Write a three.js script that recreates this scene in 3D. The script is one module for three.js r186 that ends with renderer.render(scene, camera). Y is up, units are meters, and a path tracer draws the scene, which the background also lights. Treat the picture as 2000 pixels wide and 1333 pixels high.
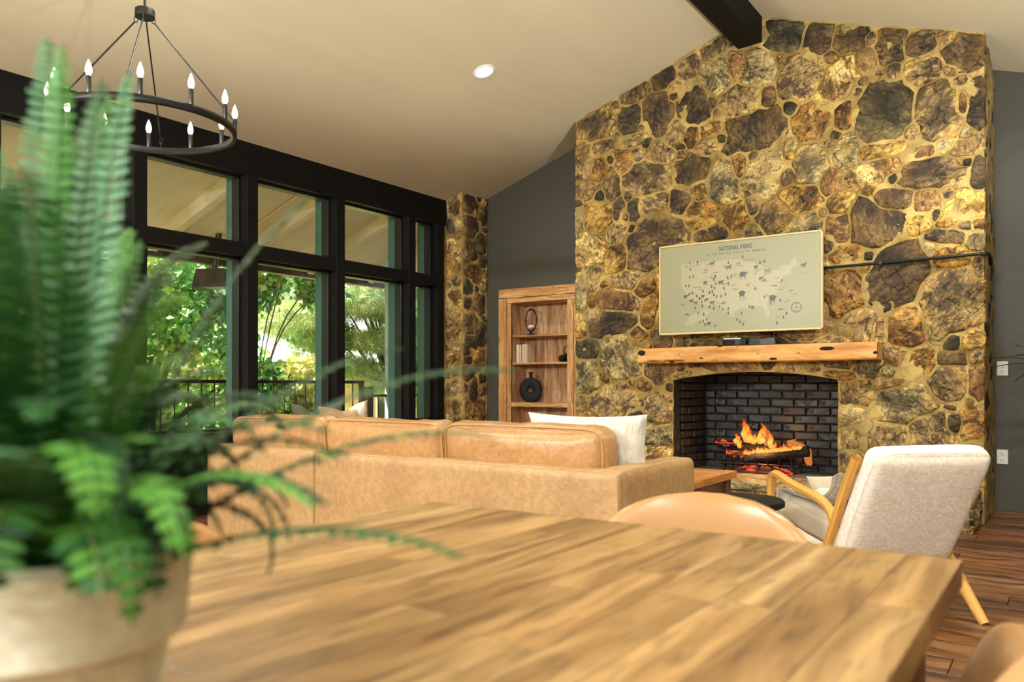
import * as THREE from 'three';
import { RoundedBoxGeometry } from 'three/addons/geometries/RoundedBoxGeometry.js';
import { mergeGeometries, mergeVertices } from 'three/addons/utils/BufferGeometryUtils.js';

// ───────────────────────── camera, sky, sun, exposure ─────────────────────────
const scene = new THREE.Scene();
const W = 2000, H = 1333, FPX = 1560, HORIZON = 753, YAW = THREE.MathUtils.degToRad(35), EYE = 1.0;
const camera = new THREE.PerspectiveCamera(2 * Math.atan(H / 2 / FPX) * 180 / Math.PI, W / H, 0.05, 200);
camera.position.set(0, EYE, 0);
camera.rotation.set(0, YAW, 0);
camera.setViewOffset(W, H, 0, -(HORIZON - H / 2), W, H);
camera.focus = 5.2;
camera.userData.fStop = 4;
scene.add(camera);

const renderer = new THREE.WebGLRenderer({ antialias: true });
renderer.toneMapping = THREE.LinearToneMapping;
renderer.toneMappingExposure = 0.88;
renderer.shadowMap.enabled = true;

{ // a bright hazy summer sky
  const w = 256, h = 128, d = new Float32Array(w * h * 4);
  for (let y = 0; y < h; y++) for (let x = 0; x < w; x++) {
    const e = Math.max(0, (y / (h - 1) - 0.5) * 2), k = Math.pow(e, 0.6), i = (y * w + x) * 4;
    d[i] = 2.2 - 1.1 * k; d[i + 1] = 2.2 - 0.75 * k; d[i + 2] = 2.15 - 0.2 * k; d[i + 3] = 1;
    if (y < h / 2 - 1) { d[i] = 0.35; d[i + 1] = 0.36; d[i + 2] = 0.28; }
  }
  const sky = new THREE.DataTexture(d, w, h, THREE.RGBAFormat, THREE.FloatType);
  sky.mapping = THREE.EquirectangularReflectionMapping; sky.magFilter = THREE.LinearFilter; sky.needsUpdate = true;
  scene.background = sky;
}
const sun = new THREE.DirectionalLight(new THREE.Color(1, 0.94, 0.8), 32);
sun.name = 'sunlight';
sun.position.set(-17, 24, 5); sun.target.position.set(-9, 0, -7);
sun.castShadow = true; sun.shadow.mapSize.set(4096, 4096);
Object.assign(sun.shadow.camera, { left: -30, right: 30, top: 30, bottom: -30, near: 1, far: 80 });
scene.add(sun, sun.target);

// lamp strengths (candela per lamp), unseen and added lamps too
const BULB = 0.4, BULB_UNSEEN = 4.9, CAN = 14, ADDED_UPLIGHT = 80, WARM = new THREE.Color(0.98, 1.02, 0.97);

// ───────────────────────── helpers ─────────────────────────
function rng(seed) { let a = seed >>> 0; return () => { a = a + 0x6D2B79F5 | 0; let t = Math.imul(a ^ a >>> 15, 1 | a); t = t + Math.imul(t ^ t >>> 7, 61 | t) ^ t; return ((t ^ t >>> 14) >>> 0) / 4294967296; }; }
const R0 = rng(7);
const lerp = (a, b, t) => a + (b - a) * t, clamp = (x, a, b) => Math.min(b, Math.max(a, x)), sst = (a, b, x) => { const t = clamp((x - a) / (b - a), 0, 1); return t * t * (3 - 2 * t); };
function hash(x, y, z) { let h = Math.imul(x, 374761393) ^ Math.imul(y, 668265263) ^ Math.imul(z, 1274126177); h = Math.imul(h ^ h >>> 13, 1103515245); return ((h ^ h >>> 16) >>> 0) / 4294967296; }
function vnoise(x, y, z = 0, px = 4096, py = 4096) {
  const xi = Math.floor(x), yi = Math.floor(y), zi = Math.floor(z), f = t => t * t * (3 - 2 * t), u = f(x - xi), v = f(y - yi), w = f(z - zi), m = (a, p) => ((a % p) + p) % p;
  const x0 = m(xi, px), x1 = m(xi + 1, px), y0 = m(yi, py), y1 = m(yi + 1, py);
  const L = zz => lerp(lerp(hash(x0, y0, zz), hash(x1, y0, zz), u), lerp(hash(x0, y1, zz), hash(x1, y1, zz), u), v);
  return w === 0 ? L(zi) : lerp(L(zi), L(zi + 1), w);
}
function fbm(x, y, z = 0, oct = 4, px = 4096, py = 4096) { let s = 0, a = 0.5, n = 0; for (let i = 0; i < oct; i++) { s += a * vnoise(x, y, z + i * 17, px, py); n += a; a *= 0.5; x *= 2; y *= 2; px *= 2; py *= 2; } return s / n; }
// texture of w x h texels from fn(u, v) -> [r, g, b] in 0..1 (sRGB) or a number
function tex(w, h, fn, srgb = true) {
  const d = new Uint8Array(w * h * 4);
  for (let y = 0; y < h; y++) for (let x = 0; x < w; x++) {
    let c = fn(x / w, y / h); if (typeof c === 'number') c = [c, c, c];
    const i = (y * w + x) * 4; d[i] = clamp(c[0], 0, 1) * 255; d[i + 1] = clamp(c[1], 0, 1) * 255; d[i + 2] = clamp(c[2], 0, 1) * 255; d[i + 3] = 255;
  }
  const t = new THREE.DataTexture(d, w, h); t.wrapS = t.wrapT = THREE.RepeatWrapping; t.magFilter = THREE.LinearFilter;
  if (srgb) t.colorSpace = THREE.SRGBColorSpace; t.needsUpdate = true; return t;
}
const mix3 = (a, b, t) => [lerp(a[0], b[0], t), lerp(a[1], b[1], t), lerp(a[2], b[2], t)];
const hex = h => [(h >> 16 & 255) / 255, (h >> 8 & 255) / 255, (h & 255) / 255];
const std = o => new THREE.MeshStandardMaterial(o);
const phys = o => new THREE.MeshPhysicalMaterial(o);

const used = {};
const numbered = n => { const k = used[n] = (used[n] ?? -1) + 1; return k ? `${n}_${String(k).padStart(3, '0')}` : n; };
function tag(o, label, category, group) { o.userData.label = label; o.userData.category = category; if (group) o.userData.group = group; return o; }
function thing(name, label, category, pos = [0, 0, 0], turn = 0, group) {
  const o = new THREE.Group(); o.name = numbered(name); o.position.set(...pos); o.rotation.y = turn; scene.add(o);
  return tag(o, label, category, group);
}
function part(name, geo, mat, parent = scene, label) { const m = new THREE.Mesh(geo, mat); m.name = parent === scene ? numbered(name) : name; parent.add(m); if (label) m.userData.label = label; return m; }
function struct(name, geo, mat, parent = scene) { const m = part(name, geo, mat, parent); if (parent === scene) m.userData.kind = 'structure'; return m; }
function structGroup(name) { const g = new THREE.Group(); g.name = name; g.userData.kind = 'structure'; scene.add(g); return g; }

// uv in metres from the dominant axis of the normal; grain 'x','y','z' says which axis runs along u
function uvBox(g, scale = 1, grain = 'x', off = [0, 0]) {
  if (!g.attributes.normal) g.computeVertexNormals();
  const p = g.attributes.position, n = g.attributes.normal, uv = new Float32Array(p.count * 2);
  for (let i = 0; i < p.count; i++) {
    const c = [p.getX(i), p.getY(i), p.getZ(i)], a = [Math.abs(n.getX(i)), Math.abs(n.getY(i)), Math.abs(n.getZ(i))];
    const k = a[0] > a[1] && a[0] > a[2] ? 0 : a[1] > a[2] ? 1 : 2, gi = 'xyz'.indexOf(grain);
    let ax = [0, 1, 2].filter(q => q !== k); if (ax[1] === gi) ax.reverse();
    if (k !== gi && ax[0] !== gi) ax.reverse();
    uv[i * 2] = c[ax[0]] / scale + off[0]; uv[i * 2 + 1] = c[ax[1]] / scale + off[1];
  }
  g.setAttribute('uv', new THREE.BufferAttribute(uv, 2)); return g;
}
const rbox = (w, h, d, r = 0.005, seg = 2) => new RoundedBoxGeometry(w, h, d, seg, Math.min(r, w / 2.01, h / 2.01, d / 2.01));
const box = (x0, x1, y0, y1, z0, z1, r = 0, grain = 'x', s = 1) => {
  const g = r ? rbox(x1 - x0, y1 - y0, z1 - z0, r) : new THREE.BoxGeometry(x1 - x0, y1 - y0, z1 - z0);
  g.translate((x0 + x1) / 2, (y0 + y1) / 2, (z0 + z1) / 2); return uvBox(g, s, grain, [R0() * 3, R0() * 3]);
};
const merge = gs => { const l = gs.map(g => { g = g.index ? g.toNonIndexed() : g; for (const k of Object.keys(g.attributes)) if (!['position', 'normal', 'uv'].includes(k)) g.deleteAttribute(k); if (!g.attributes.uv) uvBox(g); return g; }); return mergeGeometries(l); };
const V = (x, y, z) => new THREE.Vector3(x, y, z);
function tube(pts, r, seg = 24, rad = 8, closed = false) { return new THREE.TubeGeometry(new THREE.CatmullRomCurve3(pts.map(p => Array.isArray(p) ? V(...p) : p), closed), seg, r, rad, closed); }
function rod(a, b, r0, r1 = r0, rad = 10) { // tapered cylinder between two points
  const A = Array.isArray(a) ? V(...a) : a, B = Array.isArray(b) ? V(...b) : b, L = A.distanceTo(B), g = new THREE.CylinderGeometry(r1, r0, L, rad, 1);
  g.translate(0, L / 2, 0); g.applyQuaternion(new THREE.Quaternion().setFromUnitVectors(V(0, 1, 0), B.clone().sub(A).normalize())); g.translate(A.x, A.y, A.z); return g;
}
const lathe = (prof, seg = 40) => new THREE.LatheGeometry(prof.map(([r, y]) => new THREE.Vector2(Math.max(r, 0.0001), y)), seg);
function gridGeo(nu, nv, fn, uvfn) { // smooth sheet fn(u, v) -> [x, y, z]
  const p = [], uv = [], ix = [];
  for (let j = 0; j <= nv; j++) for (let i = 0; i <= nu; i++) { const q = fn(i / nu, j / nv); p.push(...q); const t = uvfn ? uvfn(i / nu, j / nv, q) : [i / nu, j / nv]; uv.push(...t); }
  for (let j = 0; j < nv; j++) for (let i = 0; i < nu; i++) { const a = j * (nu + 1) + i, b = a + 1, c = a + nu + 1, d = c + 1; ix.push(a, b, d, a, d, c); }
  const g = new THREE.BufferGeometry(); g.setAttribute('position', new THREE.Float32BufferAttribute(p, 3)); g.setAttribute('uv', new THREE.Float32BufferAttribute(uv, 2)); g.setIndex(ix); g.computeVertexNormals(); return g;
}
// padded block: rounded, bulging faces, soft wrinkles
function cushion(w, h, d, { r = 0.05, bulge = [0.02, 0.02, 0.02], wr = 0.004, seed = 1, n = 22, sag = 0 } = {}) {
  const g0 = new THREE.BoxGeometry(2, 2, 2, n, n, n); g0.deleteAttribute('uv'); g0.deleteAttribute('normal');
  const g = mergeVertices(g0, 1e-4), p = g.attributes.position, hd = [w / 2, h / 2, d / 2];
  for (let i = 0; i < p.count; i++) {
    const q = [p.getX(i), p.getY(i), p.getZ(i)].map(t => Math.sign(t) * Math.pow(Math.abs(t), 0.72));
    let c = q.map((t, k) => t * hd[k]); const inn = c.map((t, k) => clamp(t, -(hd[k] - Math.min(r, hd[k])), hd[k] - Math.min(r, hd[k])));
    const dv = c.map((t, k) => t - inn[k]), L = Math.hypot(...dv) || 1; if (L > 0) c = inn.map((t, k) => t + dv[k] / L * Math.min(r, hd[0], hd[1], hd[2]) * (Math.max(...q.map(Math.abs)) > 0.999 ? 1 : 1));
    const e = q.map(t => 1 - t * t * t * t);
    c[0] += q[0] * bulge[0] * e[1] * e[2]; c[1] += q[1] * bulge[1] * e[0] * e[2]; c[2] += q[2] * bulge[2] * e[0] * e[1];
    c[1] -= sag * (1 - q[0] * q[0]) * (q[1] > 0 ? q[1] : 0);
    const nn = fbm(c[0] * 9 + seed * 7.3, c[1] * 9 + seed * 3.1, c[2] * 9 + seed, 3) - 0.5;
    for (let k = 0; k < 3; k++) c[k] += dv[k] / L * nn * wr * 2;
    p.setXYZ(i, ...c);
  }
  g.computeVertexNormals(); return uvBox(g, 1, 'x', [seed * 0.37, seed * 0.71]);
}
function pillow(w, h, t, { seed = 1, dent = 0, wr = 0.01, n = 36 } = {}) { // lies in the xy plane, base at y = 0
  const side = s => gridGeo(n, n, (u, v) => {
    const a = u * 2 - 1, b = v * 2 - 1, ed = Math.pow(Math.max(0, (1 - a * a) * (1 - b * b)), 0.42);
    let x = a * w / 2 * (1 - 0.09 * (1 - b * b)), y = h / 2 + b * h / 2 * (1 - 0.08 * (1 - a * a));
    y -= dent * Math.exp(-a * a * 7) * sst(-0.2, 1, b); x += 0;
    const nn = fbm(a * 3 + seed * 5, b * 3 + seed, s + seed, 3) - 0.5;
    return [x + nn * wr * ed, y, s * (t / 2 * ed + nn * wr * 2 * ed + 0.001)];
  }, (u, v) => [u * w, v * h]);
  const A = side(1), B = side(-1); const ix = B.index.array; for (let i = 0; i < ix.length; i += 3) { const q = ix[i]; ix[i] = ix[i + 1]; ix[i + 1] = q; } B.computeVertexNormals();
  return merge([A, B]);
}
const CS = Math.cos(YAW), SN = Math.sin(YAW);
// a sight line's meeting with a plane of the room, used to take measurements off the photograph
function onZ(u, v, z) { const a = (u - 1000) / FPX, b = (HORIZON - v) / FPX, t = -z / (a * SN + CS); return [t * (a * CS - SN), EYE + b * t, z]; }
function onX(u, v, x) { const a = (u - 1000) / FPX, b = (HORIZON - v) / FPX, t = x / (a * CS - SN); return [x, EYE + b * t, -t * (a * SN + CS)]; }

// room measures
const ZC = -6.62, ZL = -7.08, ZR = -7.45, XW = -5.57, XR = 2.3, ZB = 4.2, RIDGE = -2.2, RY = 4.09, SL = 0.333, CHX0 = -3.89, CHX1 = -0.51;
const ceil = x => RY - SL * Math.abs(x - RIDGE);

// ───────────────────────── materials ─────────────────────────
function wood(w, h, lo, mid, hi, { gx = 3, gy = 40, ring = 0.5, speck = 0.25, seed = 0, blotch = 0.35, con = 2.4 } = {}) {
  return tex(w, h, (u, v) => {
    const warp = fbm(u * 4, v * 4, seed, 3, 4, 4) * ring, g1 = fbm(u * gx, (v + warp * 0.12) * gy, seed + 3, 4, gx, gy), g2 = fbm(u * gx * 6, v * gy * 4, seed + 9, 2, gx * 6, gy * 4), bl = fbm(u * 3, v * 5, seed + 21, 3, 3, 5);
    let t = clamp((g1 - 0.5) * con + 0.5 + (bl - 0.5) * blotch * 2, 0, 1); let c = t < 0.5 ? mix3(lo, mid, t * 2) : mix3(mid, hi, t * 2 - 1);
    const s = 1 - speck * clamp((g2 - 0.58) * 4, 0, 1); return [c[0] * s, c[1] * s, c[2] * s];
  });
}
const woodBump = tex(512, 512, (u, v) => 0.5 + (fbm(u * 6, v * 90, 5, 3, 6, 90) - 0.5), false);
const tTable = wood(1024, 512, hex(0x7e6348), hex(0x9d8062), hex(0xb89b7c), { gx: 4, gy: 48, seed: 2, speck: 0.2, blotch: 0.14, con: 1.8 });
const tFloor = wood(1024, 512, hex(0x452b1a), hex(0x704a2b), hex(0x8c623e), { gx: 3, gy: 26, seed: 6, speck: 0.35, ring: 1.2, blotch: 0.5 });
const tPine = wood(1024, 512, hex(0xa5662c), hex(0xcb8d48), hex(0xe0ab66), { gx: 2, gy: 16, seed: 11, ring: 1.4, speck: 0.12, blotch: 0.4 });
const tOak = wood(1024, 512, hex(0xb47c46), hex(0xd29c60), hex(0xe2b47c), { gx: 2, gy: 36, seed: 15, speck: 0.3 });
const tBack = wood(1024, 512, hex(0x9c7048), hex(0xc09168), hex(0xd4ae88), { gx: 2, gy: 22, seed: 25, speck: 0.25 });
const tBeech = wood(512, 256, hex(0xc48a3c), hex(0xd69d4c), hex(0xe0ac60), { gx: 2, gy: 20, seed: 31, speck: 0.12, blotch: 0.2 });
const tDeck = wood(512, 256, hex(0x6b5a48), hex(0x8a7762), hex(0xa08e78), { seed: 44 });
const woodMat = (map, rough = 0.5, o = {}) => std({ map, roughness: rough, bumpMap: woodBump, bumpScale: 0.0006, ...o });

function stoneTex(lo, mid, hi, stain, seed, st = 0.5) {
  return tex(1024, 1024, (u, v) => {
    const w = fbm(u * 5, v * 5, seed + 40, 3, 5, 5), a = fbm(u * 7 + w * 1.2, v * 7 + w * 1.2, seed, 5, 7, 7), f = fbm(u * 26, v * 60, seed + 7, 4, 26, 60), s = fbm(u * 6 + 3, v * 6 + w, seed + 13, 4, 6, 6), vein = Math.abs(fbm(u * 9 + w * 2, v * 5, seed + 23, 4, 9, 5) - 0.5);
    const t = clamp((a - 0.5) * 2.6 + (f - 0.5) * 1.5 + 0.5, 0, 1); let c = t < 0.5 ? mix3(lo, mid, t * 2) : mix3(mid, hi, t * 2 - 1);
    c = mix3(c, stain, st * sst(0.5, 0.7, s)); { const sp = fbm(u * 90, v * 90, seed + 31, 2, 90, 90) - 0.5; c = [c[0] * (1 + sp * 0.55), c[1] * (1 + sp * 0.55), c[2] * (1 + sp * 0.55)]; } c = mix3(c, [c[0] * 0.35, c[1] * 0.33, c[2] * 0.32], 0.8 * sst(0.03, 0.0, vein)); c = mix3(c, hi, 0.5 * sst(0.66, 0.8, f));
    return c;
  });
}
const stoneBump = tex(1024, 1024, (u, v) => { const w = fbm(u * 4, v * 4, 3, 3, 4, 4); return 0.25 + 0.6 * fbm(u * 12 + w * 2, v * 20 + w, 8, 6, 12, 20) - 0.35 * sst(0.03, 0, Math.abs(fbm(u * 8 + w, v * 8, 19, 4, 8, 8) - 0.5)); }, false);
const ST = {
  brown: stoneTex(hex(0x54473a), hex(0x85725a), hex(0xb09b78), hex(0x9a7a50), 1, 0.45),
  gold: stoneTex(hex(0x5f4929), hex(0x9c7f4c), hex(0xd0b67c), hex(0x9c6a38), 2, 0.5),
  grey: stoneTex(hex(0x544e40), hex(0x867c64), hex(0xaea384), hex(0x937e56), 3, 0.4),
};
const tMortar = tex(1024, 1024, (u, v) => { const a = fbm(u * 8, v * 8, 61, 6, 8, 8), b = fbm(u * 60, v * 60, 66, 3, 60, 60), s = fbm(u * 5, v * 5, 71, 4, 5, 5); let c = mix3(hex(0x86703f), hex(0xc2aa70), clamp((a - 0.5) * 2.4 + 0.55 + (b - 0.5) * 0.5, 0, 1)); return mix3(c, hex(0x8a7a5c), 0.5 * sst(0.5, 0.68, s)); });
const stoneM = (map, color, bs = 0.022) => std({ map, color: new THREE.Color(color).multiply(new THREE.Color(1, 0.97, 0.84)), roughness: 0.82, bumpMap: stoneBump, bumpScale: bs, vertexColors: true });
const TONE = {
  k: [stoneM(ST.grey, 0x8c8474), stoneM(ST.brown, 0x857a6a)], d: [stoneM(ST.brown, 0xaa9e88), stoneM(ST.brown, 0xa0957e)], b: [stoneM(ST.brown, 0xfaf0d4), stoneM(ST.brown, 0xeadfc0)],
  g: [stoneM(ST.grey, 0xfff2d8), stoneM(ST.brown, 0xf0e6cc)], o: [stoneM(ST.gold, 0xe8dcb8), stoneM(ST.gold, 0xd8c8a0)], r: [stoneM(ST.gold, 0xbca68a), stoneM(ST.brown, 0xd8bc98)], l: [stoneM(ST.gold, 0xffffff), stoneM(ST.gold, 0xfff4e0)],
};
const M = {
  mortar: std({ map: tMortar, color: 0xf4ecd8, roughness: 0.92, bumpMap: stoneBump, bumpScale: 0.02 }),
  mortarPale: std({ map: tMortar, color: 0xfff4e4, roughness: 0.92, bumpMap: stoneBump, bumpScale: 0.02 }),
  ceiling: std({ color: new THREE.Color().setRGB(0.60, 0.51, 0.35), roughness: 0.85, map: tex(512, 512, (u, v) => 0.965 + 0.035 * fbm(u * 3, v * 18, 3, 3, 3, 18)) }),
  wall: std({ color: new THREE.Color().setRGB(0.064, 0.059, 0.042), roughness: 0.55, bumpMap: tex(256, 256, (u, v) => fbm(u * 10, v * 10, 4, 4, 10, 10), false), bumpScale: 0.004 }),
  black: phys({ color: new THREE.Color().setRGB(0.0055, 0.0052, 0.005), roughness: 0.6, specularIntensity: 0.3 }),
  frame: std({ color: new THREE.Color().setRGB(0.008, 0.008, 0.009), roughness: 0.32 }),
  teal: std({ color: new THREE.Color().setRGB(0.055, 0.16, 0.15), roughness: 0.5 }),
  cream: std({ color: new THREE.Color().setRGB(0.70, 0.60, 0.45), roughness: 0.7, map: tex(256, 256, (u, v) => 0.9 + 0.1 * fbm(u * 3, v * 20, 8, 4, 3, 20)) }),
  white: std({ color: new THREE.Color().setRGB(0.75, 0.74, 0.7), roughness: 0.5 }),
  glass: phys({ color: 0xffffff, transmission: 1, thickness: 0, roughness: 0, ior: 1.45 }),
  iron: std({ color: new THREE.Color().setRGB(0.018, 0.017, 0.016), roughness: 0.42, metalness: 0.6 }),
  candle: std({ color: new THREE.Color().setRGB(0.05, 0.05, 0.05), roughness: 0.28, metalness: 0.7 }),
  bulb: std({ color: 0xffffff, emissive: new THREE.Color(1, 0.86, 0.66), emissiveIntensity: 7 }),
  diffuser: std({ color: 0xffffff, emissive: new THREE.Color(1, 0.93, 0.8), emissiveIntensity: 3.5 }),
  brick: std({ color: new THREE.Color().setRGB(0.009, 0.010, 0.012), roughness: 0.42, bumpMap: stoneBump, bumpScale: 0.01 }),
  brickSoot: std({ color: new THREE.Color().setRGB(0.010, 0.010, 0.011), roughness: 0.55, bumpMap: stoneBump, bumpScale: 0.01 }),
  joint: std({ color: new THREE.Color().setRGB(0.06, 0.06, 0.065), roughness: 0.8 }),
  table: woodMat(tTable, 0.42),
  oak: woodMat(tOak, 0.5), oakBack: woodMat(tBack, 0.5), pine: woodMat(tPine, 0.6), beech: woodMat(tBeech, 0.38),
  coffee: woodMat(tOak, 0.4, { color: 0xd8bc98 }), coffeeDark: woodMat(tFloor, 0.5),
  soil: std({ color: 0x2a1d12, roughness: 1 }),
};
const leatherTex = (a, b, seed) => tex(512, 512, (u, v) => { const n = fbm(u * 60, v * 50, seed, 3, 60, 50), m = fbm(u * 5, v * 5, seed + 4, 4, 5, 5); return mix3(a, b, clamp((n - 0.5) * 1.0 + (m - 0.5) * 0.7 + 0.55, 0, 1)); });
const leatherBump = tex(512, 512, (u, v) => fbm(u * 90, v * 90, 12, 3, 90, 90), false);
M.leather = phys({ map: leatherTex(hex(0x9b754b), hex(0xb69265), 3), roughness: 0.5, bumpMap: leatherBump, bumpScale: 0.0012 });
M.leatherCushion = phys({ map: leatherTex(hex(0x9a7044), hex(0xb88e5e), 9), roughness: 0.36, bumpMap: leatherBump, bumpScale: 0.0012 });
M.chairLeather = phys({ color: new THREE.Color().setRGB(0.36, 0.19, 0.075), roughness: 0.27, bumpMap: leatherBump, bumpScale: 0.0001 });
M.piping = std({ color: 0xb98450, roughness: 0.5 });
const weaveBump = tex(256, 256, (u, v) => 0.5 + 0.5 * Math.sin(u * 256 * Math.PI / 4) * Math.sin(v * 256 * Math.PI / 4), false);
M.linen = std({ color: 0xffffff, map: tex(512, 512, (u, v) => { const n = fbm(u * 120, v * 120, 31, 2, 120, 120), m = fbm(u * 30, v * 160, 35, 2, 30, 160); return mix3(hex(0xe6d8c9), hex(0xfaf2e8), clamp((n - 0.5) * 1.6 + (m - 0.5) * 0.9 + 0.5, 0, 1)); }), roughness: 0.95, bumpMap: weaveBump, bumpScale: 0.0006 });
M.linenPale = std({ color: 0xc9bba6, roughness: 0.95, bumpMap: weaveBump, bumpScale: 0.0006 });
M.fur = std({ map: tex(512, 512, (u, v) => mix3(hex(0xbdb6aa), hex(0xdad4ca), fbm(u * 40, v * 8, 51, 4, 40, 8))), roughness: 1, bumpMap: tex(512, 512, (u, v) => fbm(u * 60, v * 10, 53, 4, 60, 10), false), bumpScale: 0.012 });
M.olive = std({ color: 0x4b4b36, roughness: 0.9, bumpMap: weaveBump, bumpScale: 0.0008 });
M.hide = std({ map: tex(512, 512, (u, v) => { const n = fbm(u * 6, v * 6, 81, 5, 6, 6); return mix3(hex(0xded3c0), hex(0x96785a), sst(0.53, 0.68, n)); }), roughness: 0.95 });
M.throwPlaid = std({ map: tex(512, 512, (u, v) => { const s = t => { const q = (t * 5) % 1; return (q < 0.1 ? 1 : 0) + (q > 0.2 && q < 0.25 ? 0.7 : 0) + (q > 0.55 && q < 0.8 ? 0.35 : 0); }; const k = clamp((s(u) + s(v)) * 0.6, 0, 1); const g = 0.06 * (fbm(u * 200, v * 200, 3, 1, 200, 200) - 0.5); const c = mix3(hex(0xb9b5a8), hex(0xf4f2ec), k); return [c[0] + g, c[1] + g, c[2] + g]; }), roughness: 0.95 });
M.concrete = std({ map: tex(512, 512, (u, v) => { const n = fbm(u * 9, v * 9, 91, 5, 9, 9), f = fbm(u * 70, v * 70, 95, 2, 70, 70); return mix3(hex(0xb8b4a4), hex(0xe2ddcd), clamp((n - 0.5) * 2 + (f - 0.5) * 0.6 + 0.6, 0, 1)); }), roughness: 0.9, bumpMap: stoneBump, bumpScale: 0.004 });
M.bark = std({ map: tex(256, 256, (u, v) => mix3(hex(0x2f261d), hex(0x6d5a46), fbm(u * 8, v * 30, 17, 4, 8, 30))), roughness: 0.95 });
M.rug = std({ map: tex(512, 512, (u, v) => mix3(hex(0xb9ad97), hex(0xd9cfbd), fbm(u * 50, v * 50, 77, 3, 50, 50))), roughness: 1 });

// ───────────────────────── floor, walls, ceiling ─────────────────────────
{ // floor of wide boards that run across the room
  const floor = structGroup('floor');
  part('subfloor', box(XW - 0.1, XR + 0.1, -0.2, -0.012, ZR - 0.2, ZB + 0.2), M.black, floor);
  const r = rng(11), mats = [0xffffff, 0xd8cfc4, 0xf4e0cc, 0xc0b2a4].map(c => woodMat(tFloor, 0.42, { color: c })), rest = [];
  const bw = 0.19; let row = 0;
  for (let z = ZR - 0.05; z < ZB; z += bw, row++) {
    let x = XW - r() * 1.2;
    while (x < XR) {
      const L = 1.3 + r() * 0.6, x0 = Math.max(x, XW), x1 = Math.min(x + L, XR); x += L; if (x1 - x0 < 0.05) continue;
      const g = rbox(x1 - x0 - 0.003, 0.014, bw - 0.003, 0.003, 1); g.translate((x0 + x1) / 2, -0.007, z + bw / 2); uvBox(g, 1.2, 'x', [r() * 3, r() * 3]);
      if (z < -0.9 || x1 > 0.2 && z < 0.2) part('floor_board', g, mats[Math.floor(r() * 4)], floor); else rest.push(g);
    }
  }
  const m = part('floor_boards_behind', merge(rest), mats[0], floor); m.userData.kind = 'stuff';
}
function wallZ(name, x0, x1, z0, z1, mat, hole) { // wall across the room whose top follows the ceiling
  const s = new THREE.Shape(); s.moveTo(x0, 0); s.lineTo(x1, 0); s.lineTo(x1, ceil(x1) + 0.02); if (x0 < RIDGE && x1 > RIDGE) s.lineTo(RIDGE, RY + 0.02); s.lineTo(x0, ceil(x0) + 0.02); s.closePath();
  if (hole) { const h = new THREE.Path(); h.moveTo(hole[0], 0.05); h.lineTo(hole[1], 0.05); h.lineTo(hole[1], hole[2]); h.lineTo(hole[0], hole[2]); h.closePath(); s.holes.push(h); }
  const g = new THREE.ExtrudeGeometry(s, { depth: z1 - z0, bevelEnabled: false }); g.translate(0, 0, z0); uvBox(g); return struct(name, g, mat);
}
wallZ('wall_alcove', XW - 0.15, CHX0 + 0.2, ZL - 0.15, ZL, M.wall, [-4.98, -4.23, 1.9]);
wallZ('wall_back', CHX0 + 0.2, XR, ZR - 0.15, ZR, M.wall);
struct('wall_right', box(XR, XR + 0.15, 0, ceil(XR) + 0.02, ZR - 0.15, ZB + 0.15), M.wall);
struct('baseboard_back', uvBox(box(CHX1 - 0.05, XR, 0, 0.115, ZR, ZR + 0.016, 0.004)), M.wall);
struct('baseboard_alcove', box(-5.3, -5.1, 0, 0.115, ZL, ZL + 0.016, 0.004), M.wall);
{ // unseen gable wall behind the viewer, wide glazed opening placed to light the room
  const s = new THREE.Shape(); s.moveTo(XW - 0.15, 0); s.lineTo(XR + 0.15, 0); s.lineTo(XR + 0.15, ceil(XR)); s.lineTo(RIDGE, RY); s.lineTo(XW - 0.15, ceil(XW)); s.closePath();
  const hole = (x0, x1) => { const h = new THREE.Path(); h.moveTo(x0, 0.3); h.lineTo(x1, 0.3); h.lineTo(x1, 2.45); h.lineTo(x0, 2.45); h.closePath(); s.holes.push(h); };
  hole(-5.2, -3.1); hole(-2.9, -0.8);
  const g = new THREE.ExtrudeGeometry(s, { depth: 0.15, bevelEnabled: false }); g.translate(0, 0, ZB); struct('wall_front', uvBox(g), M.cream);
  [[-5.2, -3.1], [-2.9, -0.8]].forEach(([x0, x1], i) => {
    const w = structGroup(`window_${20 + i}`);
    part('pane', box(x0, x1, 0.3, 2.45, ZB + 0.06, ZB + 0.062), M.glass, w);
    part('frame', merge([box(x0, x0 + 0.06, 0.3, 2.45, ZB + 0.03, ZB + 0.1), box(x1 - 0.06, x1, 0.3, 2.45, ZB + 0.03, ZB + 0.1), box(x0, x1, 0.3, 0.36, ZB + 0.03, ZB + 0.1), box(x0, x1, 2.39, 2.45, ZB + 0.03, ZB + 0.1)]), M.frame, w);
  });
}
{ // sloping ceiling
  const s = new THREE.Shape(); const a = XW - 0.16, b = XR + 0.16;
  s.moveTo(a, ceil(a)); s.lineTo(RIDGE, RY); s.lineTo(b, ceil(b)); s.lineTo(b, ceil(b) + 0.16); s.lineTo(RIDGE, RY + 0.16); s.lineTo(a, ceil(a) + 0.16); s.closePath();
  const g = new THREE.ExtrudeGeometry(s, { depth: ZB + 0.15 - ZR + 0.15, bevelEnabled: false }); g.translate(0, 0, ZR - 0.15); struct('ceiling', uvBox(g, 2.5, 'z'), M.ceiling);
}
struct('ceiling_beam', box(-2.312, -2.1, 3.845, 4.2, ZC - 0.05, ZB, 0.004, 'z'), M.black);

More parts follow.
